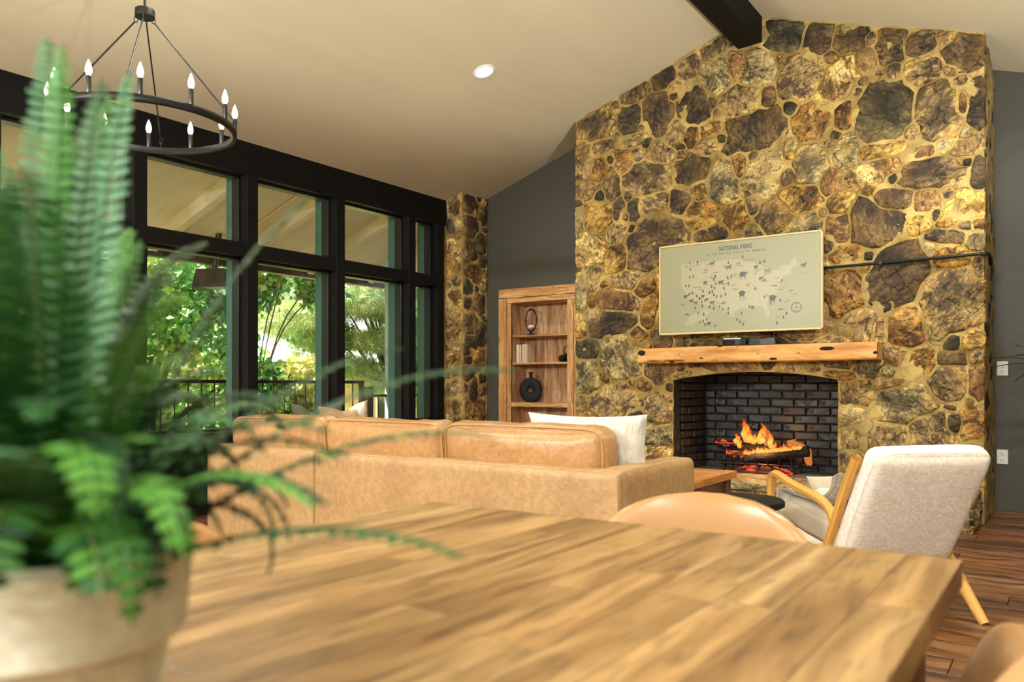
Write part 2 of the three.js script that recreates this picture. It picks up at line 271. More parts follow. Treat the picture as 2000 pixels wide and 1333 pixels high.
// ───────────────────────── window wall ─────────────────────────
const POSTS = [-6.55, -6.097, -5.122, -4.157, -3.19, -2.22, -1.25, -0.28, 0.69, 1.66, 2.63, 3.6];
{
  const wl = structGroup('wall_left');
  part('lower_wall', box(XW - 0.12, -5.49, 0, 0.6, -6.66, ZB), M.black, wl);
  part('header', box(XW - 0.14, -5.51, 2.722, ceil(-5.51) + 0.03, -6.66, ZB), M.black, wl);
  part('end_wall', box(XW - 0.3, XW - 0.02, 0, ceil(-5.6), ZR, -6.6), M.black, wl);
  part('end_wall', box(XW - 0.12, -5.5, 0, 2.9, 3.6, ZB), M.black, wl);
  struct('trim_1', box(-5.495, -5.478, 0, 0.11, -6.65, ZB, 0.004), M.frame);
  struct('trim_2', box(XW - 0.1, -5.455, 0.6, 0.63, -6.66, ZB, 0.006), M.frame);
  for (let i = 0; i < POSTS.length - 1; i++) {
    const z0 = POSTS[i], z1 = POSTS[i + 1], w = structGroup(`window_${i + 1}`), a = z0 + 0.05, b = z1 - 0.05;
    part('post', box(-5.62, -5.51, 0.62, 2.73, z0 - 0.052, z0 + 0.052, 0.004), M.black, w);
    part('transom', box(-5.63, -5.515, 2.05, 2.16, a, b, 0.004), M.black, w);
    for (const [y0, y1] of [[0.63, 2.05], [2.16, 2.722]]) {
      part('pane', box(-5.664, -5.66, y0, y1, a, b), M.glass, w);
      part('frame', merge([box(-5.69, -5.6, y0, y1, a, a + 0.025, 0.003), box(-5.69, -5.6, y0, y1, b - 0.025, b, 0.003), box(-5.69, -5.6, y0, y0 + 0.022, a, b, 0.003), box(-5.69, -5.6, y1 - 0.022, y1, a, b, 0.003)]), M.frame, w);
    }
    part('outer_post', box(-5.815, -5.69, 0.1, 2.86, z0 - 0.03, z0 + 0.04, 0.006), M.teal, w, 'teal painted outer post');
    part('outer_rail', box(-5.76, -5.69, 2.06, 2.15, a, b, 0.004), M.teal, w);
  }
}
// ───────────────────────── porch outside ─────────────────────────
{
  struct('porch_floor', box(-7.05, XW - 0.1, -0.12, 0, -7.6, 7, 0, 'z', 1), std({ map: tDeck, color: 0xffffff, roughness: 0.8 }));
  const roof = structGroup('porch_roof'), ang = Math.atan(SL), xe = -7.25, mid = (XW - 0.1 + xe) / 2, len = (XW - 0.1 - xe) / Math.cos(ang);
  const slope = (g, y) => { g.rotateZ(ang); g.translate(mid, ceil(mid) + y, 0); return uvBox(g, 1, 'x'); };
  part('soffit', (() => { const g = new THREE.BoxGeometry(len, 0.04, 15.5, 1, 1, 1); g.translate(0, 0.02, -0.3); return slope(g, 0); })(), M.cream, roof);
  for (let k = 0; k < 14; k++) { const z = -7.2 + k * 0.97, g = rbox(len, 0.13, 0.09, 0.006); g.translate(0, -0.065, z); part('rafter', slope(g, 0), M.cream, roof); }
  part('gutter', box(xe - 0.09, xe + 0.01, ceil(xe) - 0.16, ceil(xe) + 0.04, -8, 7, 0.01), M.frame, roof);
  part('conduit', (() => { const g = new THREE.CylinderGeometry(0.012, 0.012, len, 8); g.rotateZ(Math.PI / 2); g.translate(0, -0.015, -5.05); return slope(g, 0); })(), M.cream, roof);
}
function porchColumn(x, z, label) {
  const t = thing('porch_column', label, 'column', [x, 0, z], 0);
  const h = ceil(x) + 0.02; part('shaft', box(-0.07, 0.07, 0, h, -0.07, 0.07, 0.008, 'y'), std({ color: new THREE.Color().setRGB(0.42, 0.52, 0.5), roughness: 0.5 }), t); part('base', box(-0.09, 0.09, 0, 0.12, -0.09, 0.09, 0.008), M.white, t);
}
porchColumn(-6.85, -7.22, 'pale teal square porch column beyond the third tall window pane');
{ // iron balcony railing
  const t = thing('balcony_railing', 'black iron balcony railing with thin upright balusters outside the windows', 'railing', [-6.9, 0, 0]);
  part('top_rail', box(-0.02, 0.02, 1.02, 1.055, -6.74, 3.4, 0.005, 'z'), M.iron, t); part('bottom_rail', box(-0.012, 0.012, 0.08, 0.105, -6.74, 3.4, 0.004, 'z'), M.iron, t);
  const bal = new THREE.CylinderGeometry(0.0085, 0.0085, 0.93, 6); const ends = [];
  for (let z = -6.6; z < 3.4; z += 0.142) { const m = part('baluster', bal, M.iron, t); m.position.set(0, 0.56, z); }
  for (const z of [-6.74, -4.1, -1.4, 1.3]) part('post', box(-0.025, 0.025, 0, 1.06, z - 0.025, z + 0.025, 0.004), M.iron, t);
}
{ // lower stair landing rail beyond the balcony's end
  const t = thing('stair_railing', 'low iron railing of the outside landing past the end of the balcony', 'railing', [-6.9, 0, -6.9]);
  part('top_rail', box(-0.02, 0.02, 0.86, 0.89, -3.2, 0.05, 0.005, 'z'), M.iron, t);
  for (let k = 0; k < 22; k++) { const m = part('baluster', new THREE.CylinderGeometry(0.008, 0.008, 0.9, 6), M.iron, t); m.position.set(0, 0.42, -3.1 + k * 0.142); }
  part('post', box(-0.04, 0.04, 0, 0.98, 0, 0.08, 0.005), M.iron, t);
  struct('landing', box(-8.4, -5.9, -0.14, -0.02, -10.2, -7.6), woodMat(tDeck, 0.7));
}
{ // hanging outdoor lamp under the eave, with its arm
  const p = onX(418, 547, -7.0), t = thing('outdoor_floodlight', 'black boxy outdoor lamp hanging under the porch eave', 'lamp', p, 0.5);
  const s = new THREE.Shape(); s.moveTo(-0.17, -0.09); s.lineTo(0.17, -0.05); s.lineTo(0.15, 0.09); s.lineTo(-0.13, 0.09); s.closePath();
  const g = new THREE.ExtrudeGeometry(s, { depth: 0.22, bevelEnabled: true, bevelSize: 0.008, bevelThickness: 0.008, bevelSegments: 2 }); g.translate(0, 0, -0.11); part('housing', uvBox(g), M.frame, t);
  part('arm', uvBox(rod([0, 0.08, 0], [0.05, ceil(-7.0) - p[1] + 0.02, 0], 0.03, 0.03)), M.frame, t); part('lens', box(-0.12, 0.12, -0.085, -0.075, -0.08, 0.08, 0.002), std({ color: 0x8a8a86, roughness: 0.3 }), t);
}

// ───────────────────────── stonework ─────────────────────────
// stones: {c:[s,t], r:[rs,rt], rot, tone}; outlines stop half-way to the neighbours, leaving a mortar joint
function stoneOutlines(stones, inside, { gap = 0.005, N = 30, grow = 1.4, seed = 1 } = {}) {
  for (let i = stones.length - 1; i >= 0; i--) if (!inside(...stones[i].c)) stones.splice(i, 1);
  const q = (k, s, t) => { const d = stones[k], x = s - d.c[0], y = t - d.c[1], c = Math.cos(d.rot), n = Math.sin(d.rot), a = Math.abs((x * c + y * n) / d.r[0]), b = Math.abs((-x * n + y * c) / d.r[1]); return Math.pow(Math.pow(a, d.e) + Math.pow(b, d.e), 1 / d.e); };
  const r = rng(seed); for (const d of stones) d.e = 2.0 + r() * 1.5;
  return stones.map((d, i) => {
    const R = Math.max(...d.r) * 1.5, near = []; stones.forEach((o, j) => { if (j !== i && Math.hypot(o.c[0] - d.c[0], o.c[1] - d.c[1]) < R + Math.max(...o.r) * 1.5) near.push(j); });
    const rad = [];
    for (let k = 0; k < N; k++) {
      const th = k / N * Math.PI * 2, cx = Math.cos(th), cy = Math.sin(th); let l = 0; const lim = grow * (0.9 + 0.26 * vnoise(Math.cos(th) * 1.6 + i * 9.1 + 50, Math.sin(th) * 1.6 + 50, i));
      for (let g = 0.012; g < 0.9; g += 0.006) { const s = d.c[0] + cx * g, t = d.c[1] + cy * g, me = q(i, s, t); if (me > lim || !inside(s, t)) break; let hit = false; for (const j of near) if (q(j, s, t) < me) { hit = true; break; } if (hit) break; l = g; }
      rad.push(Math.max(0.012, l - gap));
    }
    return rad.map((x, k) => Math.min(x, (rad[(k + N - 1) % N] + rad[(k + 1) % N]) / 2 * 1.18));
  });
}
function stoneGeo(d, rad, place, { H = 0.03, seed = 1, rings = [1, 0.965, 0.88, 0.7, 0.45, 0.2], base = -0.02 } = {}) {
  const N = rad.length, p = [], ix = [], uv = [], r = rng(seed * 977 + 5), tx = (r() - 0.5) * 0.14, ty = (r() - 0.5) * 0.14, ou = r() * 5, ov = r() * 5, rt = r() * 6.28, sc = 0.75 + r() * 0.5, rough = 0.5 + r();
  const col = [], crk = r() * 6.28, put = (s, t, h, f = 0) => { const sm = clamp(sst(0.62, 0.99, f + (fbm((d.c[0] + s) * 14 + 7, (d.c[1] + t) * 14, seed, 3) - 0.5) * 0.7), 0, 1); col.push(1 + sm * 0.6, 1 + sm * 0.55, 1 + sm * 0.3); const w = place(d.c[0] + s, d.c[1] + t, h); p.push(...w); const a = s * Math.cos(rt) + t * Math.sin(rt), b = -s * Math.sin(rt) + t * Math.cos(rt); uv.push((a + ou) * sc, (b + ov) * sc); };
  const hgt = (s, t, f) => { const S = d.c[0] + s, T = d.c[1] + t; let h = H * (1 - Math.pow(f, 5)) * (0.75 + r() * 0.06) + s * tx + t * ty; h += (fbm(S * 9 + seed, T * 9, seed, 3) - 0.5) * 0.055 * rough * (1 - f * f * 0.6); const ln = s * Math.cos(crk) + t * Math.sin(crk); h += (Math.floor(ln * 9 + vnoise(S * 5, T * 5, seed) * 1.4) % 2 ? 0.006 : -0.004) * rough * (1 - f); return h; };
  rings.forEach((f, j) => { for (let k = 0; k < N; k++) { const th = k / N * Math.PI * 2, l = rad[k] * f, s = Math.cos(th) * l, t = Math.sin(th) * l; put(s, t, j === 0 ? base : j === 1 ? Math.max(0.001, hgt(s, t, f) * 0.75) : hgt(s, t, f), f); } });
  put(0, 0, hgt(0, 0, 0));
  for (let j = 0; j < rings.length - 1; j++) for (let k = 0; k < N; k++) { const a = j * N + k, b = j * N + (k + 1) % N, c = a + N, e = b + N; ix.push(a, b, e, a, e, c); }
  const L = (rings.length - 1) * N; for (let k = 0; k < N; k++) ix.push(L + k, L + (k + 1) % N, rings.length * N);
  const g = new THREE.BufferGeometry(); g.setAttribute('position', new THREE.Float32BufferAttribute(p, 3)); g.setAttribute('uv', new THREE.Float32BufferAttribute(uv, 2)); g.setAttribute('color', new THREE.Float32BufferAttribute(col, 3)); const P = (a, b, c) => V(...place(d.c[0] + a, d.c[1] + b, c)), o = P(0, 0, 0); if (P(1, 0, 0).sub(o).cross(P(0, 1, 0).sub(o)).dot(P(0, 0, 1).sub(o)) < 0) for (let i = 0; i < ix.length; i += 3) [ix[i], ix[i + 1]] = [ix[i + 1], ix[i]];
  g.setIndex(ix); g.computeVertexNormals(); return g;
}
function fillStones(stones, s0, s1, t0, t1, inside, most, sizes, tones, seed) { // small stones in what is left
  const r = rng(seed);
  for (const R of sizes) for (let n = 0; n < 2500 && stones.length < most; n++) {
    const s = lerp(s0, s1, r()), t = lerp(t0, t1, r()), asp = 0.65 + r() * 0.8, rs = R * Math.sqrt(asp), rt = R / Math.sqrt(asp);
    if (!inside(s, t) || !inside(s + rs * 0.7, t) || !inside(s - rs * 0.7, t) || !inside(s, t + rt * 0.7) || !inside(s, t - rt * 0.7)) continue;
    let ok = true; for (const d of stones) { const x = s - d.c[0], y = t - d.c[1], c = Math.cos(d.rot), q = Math.sin(d.rot), a = (x * c + y * q) / (d.r[0] + R * 0.85), b = (-x * q + y * c) / (d.r[1] + R * 0.85); if (a * a + b * b < 1) { ok = false; break; } }
    if (ok) stones.push({ c: [s, t], r: [rs, rt], rot: (r() - 0.5) * 1.2, tone: tones[Math.floor(r() * tones.length)] });
  }
}
const OP = { x0: -2.89, x1: -1.503, y0: 0.252, spring: 1.045, rise: 0.068 };
const archY = x => { const k = (x - (OP.x0 + OP.x1) / 2) / ((OP.x1 - OP.x0) / 2); return OP.spring + OP.rise * (1 - k * k); };
const inOpening = (x, y) => x > OP.x0 && x < OP.x1 && y < archY(x);

const fire = thing('fireplace', 'floor to ceiling fieldstone chimney with arched black firebox', 'fireplace', [0, 0, 0]);
{ // mortar body
  const wob = (x, y) => (fbm(x * 7, y * 7, 5, 4) - 0.5) * 0.05 + (fbm(x * 30, y * 30, 9, 2) - 0.5) * 0.012;
  const sheet = (x0, x1, lo, hi, nx, ny) => gridGeo(nx, ny, (u, v) => { const x = lerp(x0, x1, u), y = lerp(lo(x), hi(x), v); return [x, y, ZC + wob(x, y)]; }, (u, v, q) => [q[0] * 0.9, q[1] * 0.9]);
  const top = x => ceil(x) + 0.02, Z = () => 0;
  const face = (x, ny, y0, y1) => gridGeo(24, ny, (u, v) => { const z = lerp(ZC, ZR - 0.02, u), y = lerp(y0, y1, v); return [x + (u > 0.02 ? wob(z, y) * 0.8 : 0), y, z + (u < 0.02 ? wob(x, y) : 0)]; }, (u, v, q) => [q[2] * 0.9, q[1] * 0.9]);
  part('mortar', merge([
    sheet(CHX0, OP.x0, Z, top, 50, 200), sheet(OP.x1, CHX1, Z, top, 50, 200), sheet(OP.x0, OP.x1, archY, top, 70, 150), face(CHX1, 180, 0, top(CHX1)), face(CHX0, 180, 0, top(CHX0)),
  ]), M.mortar, fire, 'golden lime mortar between the stones');
  // arch soffit and jambs, one masonry leaf deep
  const D = 0.16, rim = [];
  for (const x of [OP.x0, OP.x1]) rim.push(gridGeo(8, 40, (u, v) => { const y = lerp(0.2, OP.spring, v), z = ZC - D * u; return [x + (u > 0 ? (fbm(z * 20, y * 9, 4) - 0.5) * 0.02 : 0), y, z + (u === 0 ? wob(x, y) : 0)]; }, (u, v, q) => [q[2], q[1]]));
  rim.push(gridGeo(70, 8, (u, v) => { const x = lerp(OP.x0, OP.x1, u); return [x, archY(x), ZC - D * v + (v === 0 ? wob(x, archY(x)) : 0)]; }, (u, v, q) => [q[0], q[2]]));
  part('opening_rim', merge(rim), M.brickSoot, fire, 'soot-blackened inner rim of the arch');
}
{ // the stones of the chimney's face, largest ones where the photograph has them
  const L = [
    [1164, 245, 38, 27, 0, 'b'], [1228, 232, 22, 28, 0, 'k'], [1284, 220, 28, 38, 0, 'd'], [1360, 203, 35, 40, 0, 'k'], [1295, 150, 28, 22, 25, 'k'], [1343, 128, 23, 24, 10, 'b'], [1396, 150, 32, 38, 0, 'g'], [1396, 92, 28, 18, 25, 'd'],
    [1440, 128, 18, 26, 10, 'r'], [1483, 135, 34, 34, 0, 'g'], [1445, 200, 38, 30, 0, 'b'], [1500, 190, 14, 22, 0, 'r'], [1478, 254, 60, 40, 0, 'd'], [1244, 182, 30, 14, 25, 'd'], [1388, 252, 24, 14, 0, 'r'], [1242, 272, 26, 10, 8, 'b'],
    [1290, 300, 28, 20, -20, 'g'], [1263, 347, 48, 32, 0, 'g'], [1350, 332, 34, 28, 10, 'd'], [1412, 358, 27, 36, 0, 'g'], [1493, 340, 32, 44, -35, 'g'], [1138, 315, 14, 40, 0, 'g'], [1175, 290, 20, 16, 0, 'b'], [1171, 326, 14, 22, 0, 'r'],
    [1195, 362, 15, 34, 0, 'b'], [1144, 372, 22, 18, 0, 'g'], [1275, 398, 36, 17, 6, 'b'], [1325, 395, 20, 24, 0, 'd'], [1370, 419, 32, 26, 0, 'o'], [1380, 288, 22, 18, 0, 'b'], [1442, 322, 13, 24, 0, 'r'], [1328, 287, 10, 7, 0, 'k'],
    [1530, 70, 36, 32, 0, 'k'], [1599, 77, 30, 30, 0, 'k'], [1657, 77, 32, 27, 0, 'd'], [1737, 92, 27, 30, 0, 'd'], [1797, 84, 30, 18, 10, 'd'], [1887, 100, 38, 32, 0, 'd'], [1564, 150, 44, 42, 0, 'g'], [1640, 158, 54, 32, 52, 'l'],
    [1728, 215, 50, 68, 0, 'k'], [1800, 142, 36, 22, 0, 'b'], [1830, 218, 42, 58, 0, 'b'], [1880, 200, 10, 20, 0, 'r'], [1907, 205, 16, 44, 0, 'k'], [1690, 122, 22, 22, 0, 'b'], [1744, 142, 14, 18, 0, 'g'], [1542, 212, 14, 15, 0, 'k'],
    [1585, 240, 38, 36, 20, 'r'], [1645, 228, 17, 30, 0, 'r'], [1653, 298, 22, 36, 0, 'g'], [1582, 318, 30, 40, 10, 'g'], [1725, 292, 44, 14, 0, 'o'], [1797, 296, 32, 13, 3, 'r'], [1887, 287, 33, 16, 12, 'g'], [1700, 340, 54, 20, 12, 'l'],
    [1623, 357, 22, 24, 0, 'r'], [1816, 338, 64, 26, 0, 'd'], [1888, 318, 10, 8, 0, 'k'], [1910, 340, 13, 28, 0, 'k'], [1560, 395, 42, 26, 15, 'o'], [1640, 398, 24, 28, -20, 'o'], [1742, 396, 42, 24, 0, 'd'], [1808, 393, 26, 20, 0, 'r'], [1888, 400, 38, 25, 0, 'o'],
    [1172, 425, 30, 31, -10, 'o'], [1205, 410, 10, 24, -10, 'd'], [1240, 412, 11, 25, 0, 'k'], [1278, 478, 60, 46, 15, 'd'], [1152, 490, 30, 36, 0, 'l'], [1204, 455, 22, 22, 0, 'b'], [1205, 505, 19, 28, -10, 'o'], [1131, 440, 8, 26, 0, 'g'],
    [1436, 425, 26, 26, 0, 'o'], [1390, 456, 34, 14, 10, 'd'], [1470, 402, 13, 18, 0, 'g'], [1520, 420, 40, 30, 12, 'b'], [1225, 548, 32, 18, 0, 'b'], [1260, 562, 20, 20, 0, 'r'], [1205, 587, 44, 20, -18, 'r'], [1268, 605, 15, 40, -15, 'o'],
    [1199, 632, 44, 23, 10, 'k'], [1146, 683, 25, 19, 0, 'k'], [1213, 700, 40, 40, 0, 'g'], [1146, 740, 26, 34, 0, 'g'], [1199, 786, 48, 34, 15, 'b'], [1285, 795, 26, 28, 0, 'g'], [1280, 850, 36, 18, 8, 'g'], [1270, 886, 40, 12, 4, 'l'],
    [1158, 540, 15, 30, 0, 'g'], [1136, 572, 12, 36, 0, 'g'], [1133, 635, 11, 28, 0, 'o'], [1712, 435, 66, 48, 10, 'd'], [1638, 445, 28, 32, 0, 'r'], [1790, 440, 26, 18, 25, 'o'], [1828, 420, 8, 13, 0, 'k'], [1850, 462, 42, 13, -6, 'd'],
    [1905, 470, 18, 20, 0, 'g'], [1750, 537, 54, 66, -35, 'k'], [1858, 505, 42, 18, 0, 'o'], [1911, 522, 12, 26, 0, 'd'], [1648, 570, 38, 46, 0, 'r'], [1655, 496, 34, 20, 0, 'r'], [1618, 478, 14, 18, 0, 'd'], [1696, 500, 11, 10, 0, 'k'],
    [1862, 590, 62, 62, 0, 'b'], [1680, 637, 34, 34, 0, 'b'], [1718, 648, 11, 24, 0, 'b'], [1769, 642, 32, 40, 0, 'r'], [1750, 692, 28, 18, 0, 'b'], [1796, 708, 30, 28, 15, 'o'], [1858, 702, 30, 13, 0, 'd'], [1905, 700, 14, 15, 0, 'g'],
    [1852, 745, 34, 30, 0, 'g'], [1906, 745, 14, 36, 0, 'r'], [1735, 750, 32, 9, 12, 'g'], [1766, 793, 54, 33, 8, 'g'], [1672, 770, 32, 24, 0, 'g'], [1663, 818, 26, 24, 0, 'g'], [1662, 858, 24, 24, 0, 'b'], [1732, 856, 40, 27, 12, 'b'],
    [1814, 850, 38, 42, 0, 'b'], [1855, 796, 12, 5, -15, 'r'], [1898, 840, 20, 38, 0, 'o'], [1664, 910, 26, 26, 0, 'b'], [1345, 735, 40, 10, 8, 'g'], [1440, 714, 44, 8, 0, 'g'], [1560, 716, 44, 9, -4, 'g'], [1640, 733, 30, 10, -10, 'o'],
    [1400, 560, 70, 40, 0, 'd'], [1520, 560, 60, 44, 0, 'b'], [1330, 620, 40, 34, 0, 'b'], [1440, 640, 60, 22, 0, 'g'], [1560, 640, 60, 24, 0, 'g'], [1390, 500, 50, 22, 0, 'b'], [1500, 495, 60, 26, 0, 'd'], [1310, 550, 26, 40, 0, 'o'],
    [1800, 930, 50, 40, 0, 'b'], [1720, 930, 34, 34, 0, 'g'], [1890, 930, 30, 40, 0, 'o'],
  ];
  const stones = L.map(([u, v, ru, rv, rot, tone]) => { const c = onZ(u, v, ZC), a = onZ(u + ru, v, ZC), b = onZ(u, v - rv, ZC); return { c: [c[0], c[1]], r: [Math.abs(a[0] - c[0]), Math.abs(b[1] - c[1])], rot: rot * Math.PI / 180, tone }; });
  const inside = (x, y) => x > CHX0 - 0.012 && x < CHX1 + 0.016 && y > 0.26 && y < ceil(x) - 0.005 && !inOpening(x, y) && !(x > -2.33 && x < -2.08 && y > 3.83);
  fillStones(stones, CHX0, CHX1, 0.26, RY, inside, 240, [0.14, 0.1, 0.075, 0.055, 0.04], ['b', 'g', 'r', 'd', 'o', 'b', 'k', 'g'], 21);
  const rads = stoneOutlines(stones, inside, { seed: 4 }), r = rng(31);
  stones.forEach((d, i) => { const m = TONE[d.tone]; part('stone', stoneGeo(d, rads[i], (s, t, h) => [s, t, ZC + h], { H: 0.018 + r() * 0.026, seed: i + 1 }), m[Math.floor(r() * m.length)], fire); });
  // right-hand flank, its shade put into darker stone tones
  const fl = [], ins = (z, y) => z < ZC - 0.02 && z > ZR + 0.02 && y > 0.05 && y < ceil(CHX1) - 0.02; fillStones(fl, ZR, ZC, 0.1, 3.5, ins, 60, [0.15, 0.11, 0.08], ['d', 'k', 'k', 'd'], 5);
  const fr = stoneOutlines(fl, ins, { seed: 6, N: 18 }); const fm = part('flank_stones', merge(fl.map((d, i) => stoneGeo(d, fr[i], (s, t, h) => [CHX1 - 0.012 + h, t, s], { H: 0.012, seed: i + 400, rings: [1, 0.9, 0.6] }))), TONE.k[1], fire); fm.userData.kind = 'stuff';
}
{ // raised hearth: slab edge stones and rough front
  const z0 = ZC, z1 = -6.13, y1 = OP.y0; const x0 = CHX0 + 0.25, x1 = CHX1 - 0.01;
  part('hearth_core', box(x0 + 0.02, x1 - 0.02, 0, y1 - 0.05, z0 - 0.1, z1 - 0.03), M.mortarPale, fire);
  const r = rng(77);
  let x = x0; while (x < x1 - 0.05) { const w = Math.min(0.34 + r() * 0.4, x1 - x), g = rbox(w - 0.012, 0.06, z1 - z0 + 0.06, 0.014, 3); const p = g.attributes.position; for (let i = 0; i < p.count; i++) { const a = p.getX(i), b = p.getZ(i); p.setY(i, p.getY(i) + (fbm(a * 8 + x * 5, b * 8, 3, 3) - 0.5) * 0.02); } g.computeVertexNormals(); g.translate(x + w / 2, y1 - 0.035, (z0 + z1) / 2 + 0.02); part('hearth_slab', uvBox(g, 1, 'x', [r() * 4, r() * 4]), TONE[r() < 0.6 ? 'g' : 'l'][0], fire); x += w; }
  const st = [], ins = (s, t) => s > x0 && s < x1 && t > 0.005 && t < y1 - 0.06; let xx = x0; for (const ty of [0.05, 0.14]) { xx = x0; while (xx < x1) { const w = 0.1 + r() * 0.14; st.push({ c: [xx + w, ty], r: [w, 0.045], rot: (r() - 0.5) * 0.1, tone: 'gblgdg'[Math.floor(r() * 6)] }); xx += w * 2; } }
  const rd = stoneOutlines(st, ins, { seed: 8, N: 22, gap: 0.006 }); st.forEach((d, i) => part('stone', stoneGeo(d, rd[i], (s, t, h) => [s, t, z1 - 0.03 + h], { H: 0.03, seed: i + 700 }), TONE[d.tone][i % 2], fire));
  const se = [], in2 = (s, t) => s > z0 && s < z1 && t > 0.005 && t < y1 - 0.05; fillStones(se, z0, z1, 0, y1, in2, 10, [0.1, 0.07], ['d', 'g', 'b'], 9); const rs = stoneOutlines(se, in2, { seed: 3, N: 18 }); se.forEach((d, i) => part('stone', stoneGeo(d, rs[i], (s, t, h) => [x1 - 0.02 + h, t, s], { H: 0.02, seed: i + 800, rings: [1, 0.9, 0.6] }), TONE[d.tone][0], fire));
}
{ // firebox lined with black-painted bricks
  const zb = -7.2, xl = -2.82, xr = -1.56, zf = ZC - 0.14, y0 = OP.y0, yt = 1.25;
  part('firebox_shell', merge([box(xl - 0.2, xr + 0.2, 0, yt, zb - 0.1, zb - 0.02), box(OP.x0 - 0.12, OP.x0 - 0.015, 0, yt, zb, zf + 0.02), box(OP.x1 + 0.015, OP.x1 + 0.12, 0, yt, zb, zf + 0.02), box(OP.x0 - 0.05, OP.x1 + 0.05, 0.1, y0 - 0.005, zb, ZC + 0.02), box(OP.x0 - 0.1, OP.x1 + 0.1, 1.2, yt, zb, zf + 0.03)]), M.joint, fire);
  const bh = 0.072, bl = 0.205, r = rng(15), vars = [0, 1, 2].map(s => { const g = rbox(bl - 0.009, bh - 0.009, 0.04, 0.008, 2), p = g.attributes.position; for (let i = 0; i < p.count; i++) p.setZ(i, p.getZ(i) + (fbm(p.getX(i) * 22 + s * 7, p.getY(i) * 22, s, 3) - 0.5) * 0.012); g.computeVertexNormals(); return uvBox(g, 1, 'x', [s * 0.3, s * 0.2]); });
  const half = [0, 1].map(s => { const g = rbox(bl / 2 - 0.009, bh - 0.009, 0.04, 0.008, 2); return uvBox(g, 1, 'x', [s, s * 0.4]); });
  const lay = (ax, az, bx, bz) => { const L = Math.hypot(bx - ax, bz - az), dx = (bx - ax) / L, dz = (bz - az) / L, rot = Math.atan2(-dz, dx); let row = 0;
    for (let y = y0 + bh / 2 - 0.02; y < 1.2; y += bh, row++) for (let s = row % 2 ? -bl / 2 : 0; s < L - 0.01; s += bl) {
      const h0 = s < -0.01, h1 = s + bl > L + 0.02, c = h0 ? s + bl * 0.75 : h1 ? s + bl * 0.25 : s + bl / 2; if (c > L) continue;
      const m = part('brick', h0 || h1 ? half[row % 2] : vars[Math.floor(r() * 3)], r() < 0.3 ? M.brickSoot : M.brick, fire); m.position.set(ax + dx * c, y, az + dz * c); m.rotation.y = rot; m.translateZ((r() - 0.5) * 0.006);
    } };
  lay(xl, zb, xr, zb); lay(OP.x0 + 0.005, zf, xl, zb); lay(xr, zb, OP.x1 - 0.005, zf);
}
{ // stone pillar at the end of the window wall
  const t = thing('stone_pillar', 'narrow floor to ceiling stone pillar between the windows and the bookcase', 'pillar', [0, 0, 0]); const x0 = -5.6, x1 = -5.3, zf = -6.65, y1 = ceil(x1) + 0.02;
  const wob = (a, y) => (fbm(a * 8, y * 8, 25, 4) - 0.5) * 0.045;
  const A = gridGeo(14, 150, (u, v) => { const x = lerp(x0, x1, u), y = v * y1; return [x + (u === 1 ? wob(zf, y) : 0), y, zf + wob(x, y)]; }, (u, v, q) => [q[0], q[1]]), B = gridGeo(18, 150, (u, v) => { const z = lerp(zf, ZL, u), y = v * y1; return [x1 + wob(zf - u, y), y, z + (u === 0 ? wob(x1, y) : 0)]; }, (u, v, q) => [q[2], q[1]]);
  part('mortar', merge([A, B]), M.mortarPale, t);
  const f1 = [], i1 = (s, y) => s > x0 + 0.06 && s < x1 - 0.01 && y > 0.02 && y < y1 - 0.03; fillStones(f1, x0 + 0.06, x1, 0, 3.05, i1, 60, [0.1, 0.08, 0.06, 0.045], ['l', 'g', 'o', 'b', 'l'], 51); const r1 = stoneOutlines(f1, i1, { seed: 12, N: 20, gap: 0.014 });  // paler stone tones carry the lit face and its mortar smears
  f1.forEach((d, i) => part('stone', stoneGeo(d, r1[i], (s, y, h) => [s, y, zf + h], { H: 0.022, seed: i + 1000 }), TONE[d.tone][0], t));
  const f2 = [], i2 = (s, y) => s > ZL + 0.015 && s < zf - 0.015 && y > 0.02 && y < y1 - 0.02; fillStones(f2, ZL, zf, 0, 3.05, i2, 90, [0.12, 0.09, 0.07, 0.05, 0.04], ['k', 'd', 'd', 'b', 'k', 'r'], 52); const r2 = stoneOutlines(f2, i2, { seed: 13, N: 22 });  // side face: its shade is put into darker stone tones
  f2.forEach((d, i) => part('stone', stoneGeo(d, r2[i], (s, y, h) => [x1 + h, y, s], { H: 0.03, seed: i + 1200 }), TONE[d.tone][0], t));
}
